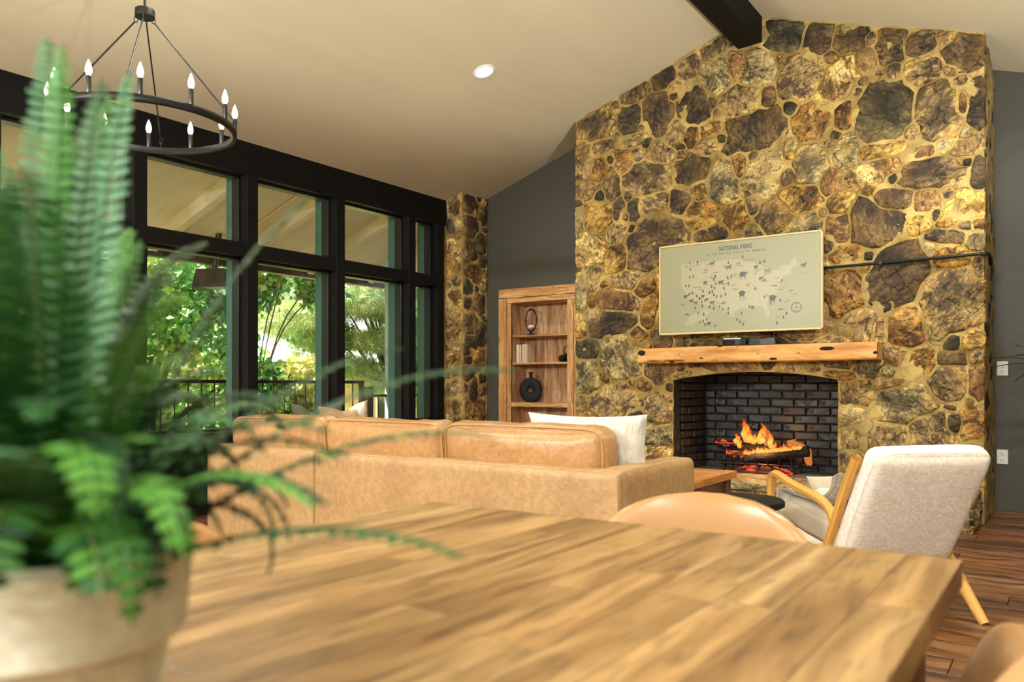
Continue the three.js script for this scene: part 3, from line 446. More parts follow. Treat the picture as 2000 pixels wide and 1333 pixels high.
// ───────────────────────── mantel, framed map, set-top boxes ─────────────────────────
{
  const x0 = -3.14, x1 = -1.183, t = thing('mantel', 'thick rustic pine beam mantel shelf above the firebox', 'mantel', [(x0 + x1) / 2, 1.195, ZC]);
  const w = x1 - x0, h = 0.132, d = 0.22, g = new THREE.BoxGeometry(w, h, d, 90, 8, 8), p = g.attributes.position;
  for (let i = 0; i < p.count; i++) { let x = p.getX(i), y = p.getY(i), z = p.getZ(i); const n = fbm(x * 3, y * 6, z * 6 + 9, 3) - 0.5; const ez = Math.abs(y) > h / 2 - 0.001 && z > d / 2 - 0.001; y += n * 0.012; z += n * 0.01; if (ez) { z -= 0.006 + 0.03 * sst(0.64, 0.74, fbm(x * 5 + 3, y * 40, 3, 3)); y -= Math.sign(y) * (0.004 + 0.02 * sst(0.64, 0.74, fbm(x * 5 + 3, y * 40, 3, 3))); } p.setXYZ(i, x, y + h / 2, z + d / 2 - 0.02); }
  g.computeVertexNormals(); part('beam', uvBox(g, 1, 'x', [0.2, 0.4]), M.pine, t);
  const hole = std({ color: 0x24120a, roughness: 1 }), r = rng(5);
  const knot = (x, y, rx, ry) => { const s = new THREE.SphereGeometry(1, 14, 10); s.scale(rx, ry, 0.004); s.translate(x - (x0 + x1) / 2, y - 1.195, d - 0.021); return s; };
  const px = (u, v) => onZ(u, v, ZC + 0.2);
  part('knots', merge([[1253, 690, 14, 8], [1370, 700, 8, 2.5], [1312, 707, 9, 3], [1510, 701, 12, 3], [1615, 681, 22, 5], [1710, 689, 7, 4], [1326, 693, 2, 1.5], [1480, 692, 2, 1.5], [1440, 678, 2, 1.5], [1560, 690, 2, 1.5], [1406, 676, 8, 2.5]].map(([u, v, a, b]) => { const q = px(u, v); return knot(q[0], q[1], a * 0.0026, b * 0.003); })), hole, t, 'dark knots and worm holes');
}
{ // framed map picture on its wall bracket
  const x0 = -2.945, x1 = -1.577, y0 = 1.436, y1 = 2.208, zf = -6.45, w = x1 - x0, h = y1 - y0, t = thing('framed_map', 'framed pale green map print of national parks hung above the mantel', 'picture', [(x0 + x1) / 2, (y0 + y1) / 2, zf]);
  part('frame', merge([box(-w / 2, w / 2, h / 2 - 0.014, h / 2, -0.03, 0.008, 0.003), box(-w / 2, w / 2, -h / 2, -h / 2 + 0.014, -0.03, 0.008, 0.003), box(-w / 2, -w / 2 + 0.014, -h / 2, h / 2, -0.03, 0.008, 0.003, 'y'), box(w / 2 - 0.014, w / 2, -h / 2, h / 2, -0.03, 0.008, 0.003, 'y')]), std({ color: 0xd9bd88, roughness: 0.45, bumpMap: woodBump, bumpScale: 0.0006 }), t, 'thin light wood frame');
  part('back_panel', box(-w / 2 + 0.01, w / 2 - 0.01, -h / 2 + 0.01, h / 2 - 0.01, -0.04, -0.004), M.frame, t);
  part('bracket', box(-0.25, 0.25, -0.2, 0.2, -0.17, -0.04, 0.01), M.frame, t);
  const CW = 1792, CH = 1008, cv = document.createElement('canvas'); cv.width = CW; cv.height = CH; const c = cv.getContext('2d'), r = rng(99);
  c.fillStyle = '#c5c095'; c.fillRect(0, 0, CW, CH);
  const X = lon => (0.135 + (lon + 124.7) / 57.7 * 0.737) * CW, Y = lat => (0.2 + (49.3 - lat) / 23.7 * 0.655) * CH;
  const path = pts => { c.beginPath(); pts.forEach(([a, b], i) => i ? c.lineTo(X(a), Y(b)) : c.moveTo(X(a), Y(b))); };
  const coast = [[-124.7, 48.4], [-123, 49], [-95.2, 49], [-95.1, 49.4], [-94.6, 48.7], [-92, 48.3], [-89.6, 48], [-92, 46.7], [-90.8, 46.9], [-88.4, 47.4], [-87, 46.5], [-84.6, 46.5], [-84.8, 45.8], [-87.5, 45], [-87.8, 42.5], [-87, 41.7], [-86.3, 42.5], [-86.3, 44], [-85, 45.7], [-83.4, 45.1], [-83.3, 44], [-82.5, 43], [-83.2, 42], [-82, 41.5], [-79, 42.7], [-79, 43.3], [-76.5, 43.6], [-75, 45], [-71.5, 45], [-70.3, 46.2], [-69.2, 47.4], [-68, 47.2], [-67.8, 45.7], [-67, 44.8], [-70.2, 43.5], [-70.8, 42.7], [-70, 41.8], [-71.3, 41.5], [-74, 40.8], [-74.2, 39.5], [-75.2, 38.5], [-76, 37], [-75.6, 35.3], [-77.8, 34], [-79.3, 33.1], [-81.3, 31.6], [-81.3, 30], [-80.1, 27], [-80.4, 25.2], [-81.8, 26], [-82.8, 28], [-83.5, 29.6], [-85.3, 29.7], [-88, 30.3], [-89.6, 30.2], [-89.3, 29.1], [-91, 29.3], [-94, 29.6], [-96, 28.5], [-97.3, 27.3], [-97.2, 25.9], [-99.2, 26.6], [-100.5, 28.6], [-101.5, 29.8], [-103, 29], [-104.6, 29.8], [-106.5, 31.8], [-108.2, 31.3], [-111, 31.3], [-114.8, 32.5], [-117.1, 32.5], [-118.5, 34], [-120.6, 34.6], [-121.9, 36.7], [-122.5, 37.8], [-123.8, 39.3], [-124.4, 40.4], [-124.2, 42.8], [-124, 46.2]];
  path(coast); c.closePath(); c.fillStyle = '#ddd3ab'; c.fill();
  c.strokeStyle = '#cdbf94'; c.lineWidth = 2.5;
  [[[-124, 42], [-111, 42]], [[-117, 49], [-117, 42]], [[-120, 42], [-120, 39], [-114.6, 35]], [[-114, 42], [-114, 36.2], [-114.6, 32.7]], [[-111, 45], [-111, 41], [-109, 41], [-109, 31.4]], [[-114, 37], [-94.6, 37]], [[-116, 49], [-116, 47.8], [-114, 45], [-104, 45]], [[-104, 49], [-104, 41], [-102, 41], [-102, 37]], [[-104, 46], [-96.6, 46]], [[-104, 43], [-96.5, 43]], [[-109, 41], [-102, 41]], [[-102, 40], [-95.3, 40]], [[-103, 37], [-103, 32], [-106.6, 32]], [[-100, 36.5], [-100, 34.5], [-94.4, 33.7]], [[-97.2, 49], [-96.5, 45.5], [-96.5, 42.5], [-95.3, 40], [-94.6, 37], [-94.4, 33]], [[-96.5, 43.5], [-91.2, 43.5], [-91, 40.4], [-95.7, 40.6]], [[-91, 40.4], [-89.3, 37], [-91, 33], [-91.5, 31], [-89.7, 31]], [[-88, 42], [-87.5, 38], [-89, 37]], [[-90.3, 35], [-75.9, 36.5]], [[-89.3, 36.5], [-83.6, 36.6], [-80.5, 39.7], [-80.5, 42]], [[-88.2, 35], [-88.4, 30.4]], [[-85.5, 35], [-85, 31], [-82, 30.5]], [[-84.8, 41.7], [-84.8, 39.1]], [[-80.5, 39.7], [-75.8, 39.7]], [[-79.8, 42], [-75.3, 42], [-74.7, 41.3]], [[-73.3, 45], [-73.4, 41]], [[-71, 45], [-70.8, 43]], [[-94.5, 33], [-94, 30]], [[-92.8, 49], [-92, 46.7], [-92.8, 44.7], [-91.2, 43.5]]].forEach(l => { path(l); c.stroke(); });
  c.fillStyle = '#dacfaa'; c.beginPath(); [[0.21, 0.93], [0.16, 0.905], [0.2, 0.82], [0.225, 0.79], [0.29, 0.745], [0.345, 0.755], [0.3, 0.84], [0.345, 0.9], [0.3, 0.905], [0.27, 0.86], [0.24, 0.89]].forEach(([x, y], i) => i ? c.lineTo(x * CW, y * CH) : c.moveTo(x * CW, y * CH)); c.fill();
  c.strokeStyle = '#b4a988'; c.lineWidth = 3; c.beginPath(); c.arc(0.2 * CW, 0.78 * CH, 130, 0.7, 2.2); c.stroke();
  c.fillStyle = '#cfc2a0'; [[0.5, 0.93], [0.52, 0.945], [0.47, 0.9]].forEach(([x, y]) => { c.beginPath(); c.ellipse(x * CW, y * CH, 16, 8, 0.3, 0, 7); c.fill(); });
  const fir = (x, y, s, col) => { c.fillStyle = col; c.beginPath(); c.moveTo(x, y - s); c.lineTo(x + s * 0.45, y - s * 0.1); c.lineTo(x + s * 0.2, y - s * 0.1); c.lineTo(x + s * 0.55, y + s * 0.55); c.lineTo(x - s * 0.55, y + s * 0.55); c.lineTo(x - s * 0.2, y - s * 0.1); c.lineTo(x - s * 0.45, y - s * 0.1); c.fill(); c.fillRect(x - s * 0.1, y + s * 0.5, s * 0.2, s * 0.4); };
  [[0.19, 0.2], [0.245, 0.2], [0.165, 0.24], [0.195, 0.28], [0.19, 0.37], [0.215, 0.365], [0.16, 0.47], [0.185, 0.475], [0.21, 0.56], [0.185, 0.575], [0.24, 0.6], [0.285, 0.55], [0.26, 0.63], [0.275, 0.67], [0.3, 0.66], [0.28, 0.72], [0.23, 0.74], [0.33, 0.57], [0.35, 0.56], [0.36, 0.6], [0.345, 0.5], [0.365, 0.52], [0.375, 0.47], [0.38, 0.62], [0.41, 0.62], [0.44, 0.6], [0.43, 0.53], [0.46, 0.48], [0.37, 0.38], [0.36, 0.42], [0.46, 0.24], [0.455, 0.41], [0.48, 0.4], [0.556, 0.187], [0.67, 0.27], [0.7, 0.26], [0.7, 0.47], [0.64, 0.56], [0.7, 0.66], [0.6, 0.76], [0.74, 0.74], [0.81, 0.49], [0.36, 0.76], [0.42, 0.77], [0.46, 0.77], [0.46, 0.82], [0.29, 0.82], [0.31, 0.88], [0.285, 0.9], [0.3, 0.94], [0.26, 0.91], [0.25, 0.8], [0.37, 0.96], [0.54, 0.93], [0.56, 0.96], [0.52, 0.9], [0.55, 0.83], [0.84, 0.86], [0.82, 0.9], [0.78, 0.96], [0.8, 0.71], [0.945, 0.345], [0.33, 0.74], [0.4, 0.74]].forEach(([x, y]) => fir(x * CW * 0.93 + 40, y * CH * 0.96 + 10, 20 + r() * 4, r() < 0.8 ? '#2b3024' : '#5b5a42'));
  const beast = (x, y, s, col, fat) => { x *= CW; y *= CH; c.fillStyle = col; c.beginPath(); c.ellipse(x, y, s, s * fat, 0, 0, 7); c.fill(); c.beginPath(); c.ellipse(x + s * 0.95, y - s * 0.55 * (1.4 - fat), s * 0.38, s * 0.28, -0.5, 0, 7); c.fill(); for (const k of [-0.75, -0.45, 0.4, 0.7]) c.fillRect(x + k * s, y, s * 0.16, s * (fat + 0.65)); };
  const D = '#3d3a30', B = '#8d5238', O = '#c07a52';
  [[0.345, 0.23, 24, B, 0.42], [0.305, 0.3, 17, O, 0.35], [0.45, 0.29, 26, B, 0.4], [0.51, 0.26, 18, O, 0.4], [0.62, 0.31, 17, D, 0.55], [0.69, 0.36, 25, O, 0.36], [0.54, 0.38, 30, '#5a5040', 0.72], [0.3, 0.44, 18, '#4c4638', 0.6], [0.4, 0.45, 22, D, 0.5], [0.57, 0.5, 18, O, 0.35], [0.65, 0.44, 18, D, 0.45], [0.535, 0.59, 26, D, 0.95], [0.72, 0.66, 28, '#474436', 0.95], [0.17, 0.58, 18, D, 0.6], [0.21, 0.635, 21, B, 0.5], [0.345, 0.67, 22, '#6b5844', 0.5], [0.285, 0.59, 15, D, 0.6], [0.24, 0.66, 16, '#5c6a5c', 0.6], [0.9, 0.33, 22, B, 0.42], [0.325, 0.9, 16, D, 0.8], [0.42, 0.68, 18, '#8a8468', 0.45], [0.6, 0.75, 14, D, 0.7], [0.31, 0.63, 14, D, 0.5]].forEach(([x, y, q, c2, f]) => beast(x, y, q * 1.25, c2, f));
  const fin = (x, y, s, col) => { x *= CW; y *= CH; c.fillStyle = col; c.beginPath(); c.moveTo(x - s, y + s * 0.3); c.quadraticCurveTo(x, y - s * 0.9, x + s, y + s * 0.2); c.quadraticCurveTo(x, y - s * 0.2, x - s, y + s * 0.3); c.fill(); };
  [[0.15, 0.68, 34, '#5d6e76'], [0.18, 0.795, 40, '#26282a'], [0.83, 0.6, 34, '#6b6c66'], [0.77, 0.79, 40, '#50503e'], [0.8, 0.715, 22, '#6b6654'], [0.91, 0.42, 34, '#a9a68c'], [0.75, 0.87, 30, '#85805f'], [0.48, 0.86, 14, '#60604a'], [0.55, 0.9, 18, '#60604a'], [0.43, 0.83, 12, '#60604a']].forEach(f => fin(...f));
  c.fillStyle = 'rgba(90,84,66,0.75)'; for (let i = 0; i < 52; i++) { const x = lerp(0.19, 0.83, r()), y = lerp(0.2, 0.72, r()); c.fillRect(x * CW, y * CH, 26 + r() * 46, 6); }
  const cx = 0.86 * CW, cy = 0.775 * CH; c.strokeStyle = '#4c4a36'; c.lineWidth = 7; c.beginPath(); c.arc(cx, cy, 52, 0, 7); c.stroke(); c.lineWidth = 4; c.beginPath(); c.moveTo(cx, cy - 40); c.lineTo(cx, cy + 36); c.moveTo(cx - 36, cy); c.lineTo(cx + 36, cy); c.stroke(); c.lineWidth = 2; c.beginPath(); c.arc(cx, cy, 44, 0, 7); c.stroke();
  c.fillStyle = '#2e3126'; c.textAlign = 'center'; c.font = 'bold 68px sans-serif'; c.save(); c.translate(0.494 * CW, 0.1 * CH); c.scale(0.66, 1); c.fillText('NATIONAL PARKS', 0, 0); c.restore();
  c.font = 'bold 27px sans-serif'; { const s = 'OF THE UNITED STATES OF AMERICA', step = 21.6; [...s].forEach((ch, i) => c.fillText(ch, 0.494 * CW + (i - (s.length - 1) / 2) * step, 0.142 * CH)); }
  const tx = new THREE.CanvasTexture(cv); tx.colorSpace = THREE.SRGBColorSpace;
  const g = new THREE.PlaneGeometry(w - 0.024, h - 0.024); g.translate(0, 0, 0.0); part('print', g, phys({ map: tx, color: 0xbcbcb8, roughness: 0.35 }), t, 'pale green map print titled National Parks');
}
{ // boxes under the picture
  const a = onZ(1412, 666, -6.5); let t = thing('set_top_box', 'small glossy black media box on the mantel under the left half of the map', 'media box', [a[0] + 0.1, 1.33, -6.53]);
  part('case', rbox(0.2, 0.06, 0.1, 0.006).translate(0, 0.03, 0), phys({ color: 0x0a0a0c, roughness: 0.12, clearcoat: 1 }), t); part('pale_strip', box(-0.09, 0.06, 0.052, 0.062, 0.046, 0.053, 0.002), M.white, t, 'pale strip along the glossy top edge');  // white strip along the top edge of the case
  t = thing('remote_control', 'glossy black curved gadget beside the media box on the mantel', 'gadget', [a[0] + 0.33, 1.33, -6.53]);
  const s = new THREE.Shape(); s.moveTo(-0.11, 0); s.lineTo(0.11, 0); s.lineTo(0.1, 0.055); s.quadraticCurveTo(0, 0.035, -0.1, 0.055); const g = new THREE.ExtrudeGeometry(s, { depth: 0.07, bevelEnabled: true, bevelSize: 0.004, bevelThickness: 0.004, bevelSegments: 2 }); g.translate(0, 0.004, -0.03); part('case', uvBox(g), phys({ color: 0x0b0b0d, roughness: 0.15, clearcoat: 1 }), t);
  t = thing('black_cable', 'loose black cables hanging behind the map down to the mantel', 'cable', [0, 0, 0]); part('cable', tube([[a[0] + 0.46, 1.5, -6.52], [a[0] + 0.43, 1.4, -6.5], [a[0] + 0.5, 1.345, -6.5], [a[0] + 0.62, 1.338, -6.52]], 0.005), M.frame, t); part('cable', tube([[a[0] + 0.36, 1.5, -6.54], [a[0] + 0.38, 1.42, -6.52], [a[0] + 0.42, 1.345, -6.52], [a[0] + 0.56, 1.34, -6.55]], 0.004), M.frame, t);
}
{ // conduit across the stone
  const t = thing('conduit', 'thin black conduit running from the map across the stone to the right corner', 'conduit', [0, 0, 0]);
  part('pipe', tube([[-1.75, 1.925, -6.575], [-1.2, 1.93, -6.575], [-0.52, 1.937, -6.575]], 0.011, 12), M.iron, t);
  part('elbow', tube([[-0.53, 1.937, -6.575], [-0.492, 1.937, -6.585], [-0.48, 1.93, -6.64], [-0.48, 1.88, -6.76]], 0.014, 20), M.iron, t);
  part('clamp', box(-1.2, -1.17, 1.91, 1.95, -6.61, -6.555, 0.004), M.iron, t);
}
function outlet(p, label) {
  const t = thing('wall_outlet', label, 'outlet', p, 0);
  part('plate', rbox(0.076, 0.115, 0.007, 0.003).translate(0, 0, 0.0035), M.white, t);
  for (const y of [0.024, -0.024]) { const s = part('socket', rbox(0.034, 0.03, 0.004, 0.002).translate(0, y, 0.0075), M.white, t); part('slots', merge([box(-0.009, -0.006, y - 0.004, y + 0.007, 0.0085, 0.0102), box(0.006, 0.009, y - 0.004, y + 0.007, 0.0085, 0.0102), box(-0.003, 0.003, y - 0.012, y - 0.007, 0.0085, 0.0102)]), M.frame, s); }
}
outlet([-0.449, 1.134, ZR], 'white double wall outlet level with the plant leaves right of the chimney');
outlet([-0.449, 0.43, ZR], 'white double wall outlet low on the dark wall above the baseboard');

// ───────────────────────── bookcase and what stands in it ─────────────────────────
{
  const x0 = -4.965, x1 = -4.245, yT = 1.885, z = ZL, t = thing('bookcase', 'oak built-in bookcase recessed beside the stone chimney', 'bookcase', [0, 0, 0]);
  const fr = (a, b, c, d, g) => part('face_frame', box(a, b, c, d, z - 0.01, z + 0.03, 0.004, g), M.oak, t);
  fr(x0 - 0.15, x0 - 0.055, 0, 1.94, 'y'); fr(x0 - 0.15, x1 + 0.3, 1.945, 2.04, 'x'); fr(x1, x1 + 0.075, 0, 1.885, 'y'); fr(x1 + 0.08, x1 + 0.3, 0, 1.94, 'y');
  part('inner_frame', box(x0 - 0.05, x0, 0, 1.885, z - 0.02, z + 0.018, 0.003, 'y'), M.oak, t); part('inner_frame', box(x0 - 0.05, x1 + 0.075, 1.888, 1.942, z - 0.02, z + 0.018, 0.003, 'x'), M.oak, t);
  const zb = z - 0.27; for (let k = 0; k < 5; k++) { const w = (x1 - x0) / 5; part('back_board', box(x0 + k * w, x0 + (k + 1) * w - 0.0015, 0, 1.89, zb - 0.015, zb, 0.001, 'y'), M.oakBack, t); }
  part('side_panel', box(x0 - 0.02, x0, 0, 1.9, zb, z, 0, 'y'), M.oakBack, t); part('side_panel', box(x1, x1 + 0.02, 0, 1.9, zb, z, 0, 'y'), M.oakBack, t); part('top_panel', box(x0 - 0.02, x1 + 0.02, 1.886, 1.905, zb, z - 0.02), M.oakBack, t);
  for (const [y, th] of [[1.54, 0.02], [1.243, 0.02], [0.816, 0.048], [0.45, 0.02], [0.1, 0.02]]) part('shelf', box(x0, x1, y - th, y, zb, z - (th > 0.03 ? 0 : 0.02), 0.003), M.oak, t);
}
{ // the wall is open behind the bookcase: replace the wall piece by a recess lining
  const zs = ZL - 0.18; // items stand here
  let t = thing('hourglass', 'glass hourglass with white sand in a dark ring stand on the top shelf', 'hourglass', [-4.79, 1.54, zs + 0.06]);
  part('base', lathe([[0, 0], [0.06, 0], [0.06, 0.012], [0.02, 0.02], [0.008, 0.045], [0, 0.045]], 24).scale(1, 1, 0.7), M.iron, t);
  const ring = new THREE.TorusGeometry(0.082, 0.007, 10, 48); ring.scale(0.86, 1.45, 1); ring.translate(0, 0.165, 0); part('ring', ring, M.iron, t);
  const prof = []; for (let i = 0; i <= 24; i++) { const k = i / 24 * 2 - 1; prof.push([0.006 + 0.042 * Math.pow(Math.abs(Math.sin(k * Math.PI / 2 * 1.0)), 0.8) * Math.sqrt(Math.max(0, 1 - Math.pow(Math.abs(k), 6))), 0.165 + k * 0.105]); }
  part('glass_bulb', lathe(prof, 28), phys({ transmission: 1, thickness: 0, roughness: 0.02, ior: 1.45 }), t); part('sand', lathe([[0, 0.075], [0.036, 0.078], [0.04, 0.1], [0, 0.118]], 20), M.white, t);
  part('pivot', rod([-0.085, 0.165, 0], [-0.05, 0.165, 0], 0.005), M.iron, t); part('pivot', rod([0.05, 0.165, 0], [0.085, 0.165, 0], 0.005), M.iron, t);
  const bookL = [['cream paperback standing leftmost on the second shelf against the side', -4.94, 0.03, 0.2, 0xe3d6bd], ['yellowed slim book standing between the two cream ones', -4.907, 0.022, 0.195, 0xd9c08c], ['wide beige hardback standing third from the left on the second shelf', -4.85, 0.07, 0.203, 0xcdb79a]];
  bookL.forEach(([label, x, w, h, col], i) => { const b = thing('book', label, 'book', [x, 1.243, zs + 0.02], 0, 'books on the second shelf'); bookAt(b, w, h, 0.15, col); });
  const wb = thing('book', 'white book standing alone at the right end of the third shelf', 'book', [-4.275, 0.816, zs + 0.02], 0); bookAt(wb, 0.045, 0.185, 0.14, 0xf4eee0);
  function bookAt(b, w, h, d, col) { const cov = std({ color: col, roughness: 0.7 }); part('cover', merge([box(-w / 2, -w / 2 + 0.003, 0, h, -d / 2, d / 2), box(w / 2 - 0.003, w / 2, 0, h, -d / 2, d / 2), box(-w / 2, w / 2, 0, h, d / 2 - 0.004, d / 2, 0.002)]), cov, b); part('pages', box(-w / 2 + 0.003, w / 2 - 0.003, 0.004, h - 0.004, -d / 2 + 0.004, d / 2 - 0.004), M.white, b); }
  t = thing('black_camera', 'small black object with a looped strap at the right end of the second shelf', 'ornament', [-4.31, 1.243, zs + 0.05], -0.2);
  part('body', cushion(0.14, 0.085, 0.08, { r: 0.02, n: 10, bulge: [0.004, 0.004, 0.004] }).translate(0, 0.046, 0), M.frame, t); part('lens', (() => { const g = lathe([[0, 0], [0.036, 0], [0.036, 0.05], [0.03, 0.055], [0, 0.05]], 24); g.rotateX(Math.PI / 2); g.translate(-0.05, 0.036, 0.03); return g; })(), M.iron, t); part('strap', tube([[-0.06, 0.07, 0], [-0.07, 0.13, 0.01], [-0.03, 0.172, 0.01], [0.02, 0.15, 0], [0.025, 0.07, 0]], 0.005, 32), M.black, t);
  t = thing('donut_vase', 'matte black ring-shaped vase with a narrow neck on the third shelf', 'vase', [-4.8, 0.816, zs + 0.05], 0.25);
  const body = new THREE.TorusGeometry(0.078, 0.052, 20, 48); body.scale(1, 1.06, 0.62); body.translate(0, 0.132, 0); part('body', body, std({ color: 0x07080a, roughness: 0.75 }), t); part('neck', lathe([[0.03, 0.235], [0.02, 0.262], [0.017, 0.3], [0.03, 0.325], [0.024, 0.325], [0.012, 0.3], [0.012, 0.25]], 24), std({ color: 0x07080a, roughness: 0.75 }), t); part('foot', lathe([[0, 0], [0.035, 0], [0.03, 0.022], [0, 0.022]], 24), std({ color: 0x07080a, roughness: 0.75 }), t);
}

// ───────────────────────── sofa, pillows, coffee table ─────────────────────────
{
  const X0 = -4.24, XS = -3.292, X1 = -1.485, zb = -2.86, zf = -3.66, top = 0.648, t = thing('leather_sofa', 'long tan leather sectional sofa with loose back cushions seen from behind', 'sofa', [(X0 + X1) / 2, 0, (zb + zf) / 2]);
  const ox = -(X0 + X1) / 2, oz = -(zb + zf) / 2, P = (name, x0, x1, y0, y1, z0, z1, o, mat = M.leather) => part(name, cushion(x1 - x0, y1 - y0, z1 - z0, o).translate((x0 + x1) / 2 + ox, (y0 + y1) / 2, (z0 + z1) / 2 + oz), mat, t);
  P('back', X0, XS - 0.003, 0.1, top, zb - 0.13, zb, { r: 0.028, bulge: [0.002, 0.004, 0.003], seed: 2, wr: 0.002 }); P('back', XS + 0.003, X1, 0.1, top, zb - 0.13, zb, { r: 0.028, bulge: [0.002, 0.004, 0.003], seed: 3, wr: 0.002 });
  P('arm', X1 - 0.14, X1 + 0.004, 0.1, top + 0.004, zf, zb - 0.02, { r: 0.03, bulge: [0.004, 0.004, 0.002], seed: 4, wr: 0.002 }); P('arm', X0, X0 + 0.14, 0.1, top - 0.004, zf - 0.75, zb - 0.1, { r: 0.03, bulge: [0.003, 0.003, 0.002], seed: 5 });
  P('seat_base', X0 + 0.1, X1 - 0.1, 0.12, 0.3, zf + 0.02, zb - 0.1, { r: 0.02, bulge: [0, 0, 0], n: 8 }); P('chaise_base', X0 + 0.1, XS - 0.01, 0.12, 0.3, zf - 0.75, zf + 0.05, { r: 0.02, bulge: [0, 0, 0], n: 8 });
  P('seat_cushion', X0 + 0.15, XS - 0.01, 0.29, 0.44, zf - 0.73, zb - 0.14, { r: 0.04, seed: 7 }, M.leatherCushion); P('seat_cushion', XS + 0.01, -2.4, 0.29, 0.44, zf + 0.02, zb - 0.14, { r: 0.04, seed: 8 }, M.leatherCushion); P('seat_cushion', -2.39, X1 - 0.15, 0.29, 0.44, zf + 0.02, zb - 0.14, { r: 0.04, seed: 9 }, M.leatherCushion);
  for (const [a, b, s, tilt] of [[-4.2, -3.375, 21, 0.02], [-3.36, -2.535, 22, 0], [-2.52, -1.64, 23, -0.004]]) {
    const o = { r: 0.055, bulge: [0.012, 0.014, 0.035], seed: s, wr: 0.012, n: 30, sag: 0.012 }, w = b - a, h = 0.4, d = 0.17, g = cushion(w, h, d, o);
    const m = part('back_cushion', g, M.leatherCushion, t); m.position.set((a + b) / 2 + ox, 0.62, -3.1 + oz); m.rotation.set(0.1, 0, tilt);
    const loop = []; for (let k = 0; k < 60; k++) { const th = k / 60 * Math.PI * 2, c = Math.cos(th), q = Math.sin(th), e = 0.2; loop.push([Math.sign(c) * Math.pow(Math.abs(c), e) * (w / 2 - 0.004), Math.sign(q) * Math.pow(Math.abs(q), e) * (h / 2 - 0.002), d / 2 - 0.02]); }
    part('piping', tube(loop, 0.0035, 160, 6, true), M.piping, m);
  }
  for (const [x, z] of [[X0 + 0.1, zb - 0.1], [X1 - 0.1, zb - 0.1], [X1 - 0.1, zf + 0.1], [X0 + 0.1, zf - 0.65], [XS - 0.1, zf - 0.65], [XS, zb - 0.1]]) part('leg', rod([x + ox, 0.002, z + oz], [x + ox, 0.12, z + oz], 0.014, 0.02), M.iron, t);
}
function throwPillow(label, p, w, h, th, mat, rot, o = {}) { const t = thing('throw_pillow', label, 'pillow', p); part('cover', pillow(w, h, th, o), mat, t); t.rotation.set(...rot, 'YXZ'); return t; }
throwPillow('fluffy white throw pillow propped at the sofa arm nearest the fireplace', [-1.84, 0.44, -3.3], 0.62, 0.44, 0.2, M.fur, [0.2, 0.03, 0], { seed: 2, wr: 0.03 });
throwPillow('olive green throw pillow with a pinched top behind the left sofa cushion', [-3.93, 0.44, -3.48], 0.32, 0.46, 0.15, M.olive, [0.15, 0.85, 0.05], { seed: 4, dent: 0.09, wr: 0.02 });
throwPillow('cream and brown hide pillow with a pointed corner up behind the middle cushion', [-3.6, 0.44, -3.42], 0.3, 0.46, 0.17, M.hide, [0.12, 1.05, 0.12], { seed: 6, dent: 0.03, wr: 0.02 });
{
  const x0 = -2.95, x1 = -1.76, z0 = -5.04, z1 = -4.05, y = 0.45, t = thing('coffee_table', 'warm brown wooden coffee table between the sofa and the hearth', 'coffee table', [(x0 + x1) / 2, 0, (z0 + z1) / 2]), w = (x1 - x0) / 2, d = (z1 - z0) / 2;
  part('tabletop', box(-w + 0.09, w - 0.09, y - 0.04, y - 0.001, -d + 0.09, d - 0.09, 0.004, 'x'), M.coffee, t);
  for (const s of [-1, 1]) { part('border_board', box(s * w - (s > 0 ? 0.09 : 0), s * w + (s < 0 ? 0.09 : 0), y - 0.045, y, -d, d, 0.005, 'z'), M.coffee, t); part('border_board', box(-w + 0.09, w - 0.09, y - 0.045, y, s > 0 ? d - 0.09 : -d, s > 0 ? d : -d + 0.09, 0.005, 'x'), M.coffee, t); }
  for (const sx of [-1, 1]) for (const sz of [-1, 1]) part('leg', box(sx * (w - 0.07) - 0.04, sx * (w - 0.07) + 0.04, 0.001, y - 0.045, sz * (d - 0.07) - 0.04, sz * (d - 0.07) + 0.04, 0.006, 'y'), M.coffeeDark, t);
  for (const s of [-1, 1]) { part('apron', box(-w + 0.1, w - 0.1, y - 0.13, y - 0.045, s * (d - 0.06) - 0.012, s * (d - 0.06) + 0.012, 0.003), M.coffeeDark, t); part('apron', box(s * (w - 0.06) - 0.012, s * (w - 0.06) + 0.012, y - 0.13, y - 0.045, -d + 0.1, d - 0.1, 0.003, 'z'), M.coffeeDark, t); }
}
{ const t = thing('round_side_table', 'low round black side table between the sofa arm and the armchair', 'side table', [-1.22, 0, -3.5]);
  part('top', lathe([[0, 0.46], [0.185, 0.46], [0.2, 0.468], [0.2, 0.488], [0.19, 0.496], [0, 0.496]], 48), M.black, t); part('pedestal', lathe([[0, 0.46], [0.04, 0.46], [0.03, 0.3], [0.035, 0.05], [0.16, 0.02], [0.17, 0.001], [0, 0.001]], 32), M.black, t); }
{ const t = thing('area_rug', 'flat cream area rug under the coffee table in front of the hearth', 'rug', [-2.4, 0, -4.75]); const g = new THREE.BoxGeometry(2.7, 0.012, 2.3, 30, 1, 20), p = g.attributes.position; for (let i = 0; i < p.count; i++) if (p.getY(i) > 0) p.setY(i, 0.006 + 0.002 * fbm(p.getX(i) * 6, p.getZ(i) * 6)); g.computeVertexNormals(); g.translate(0, 0.0065, 0); part('pile', uvBox(g), M.rug, t); }

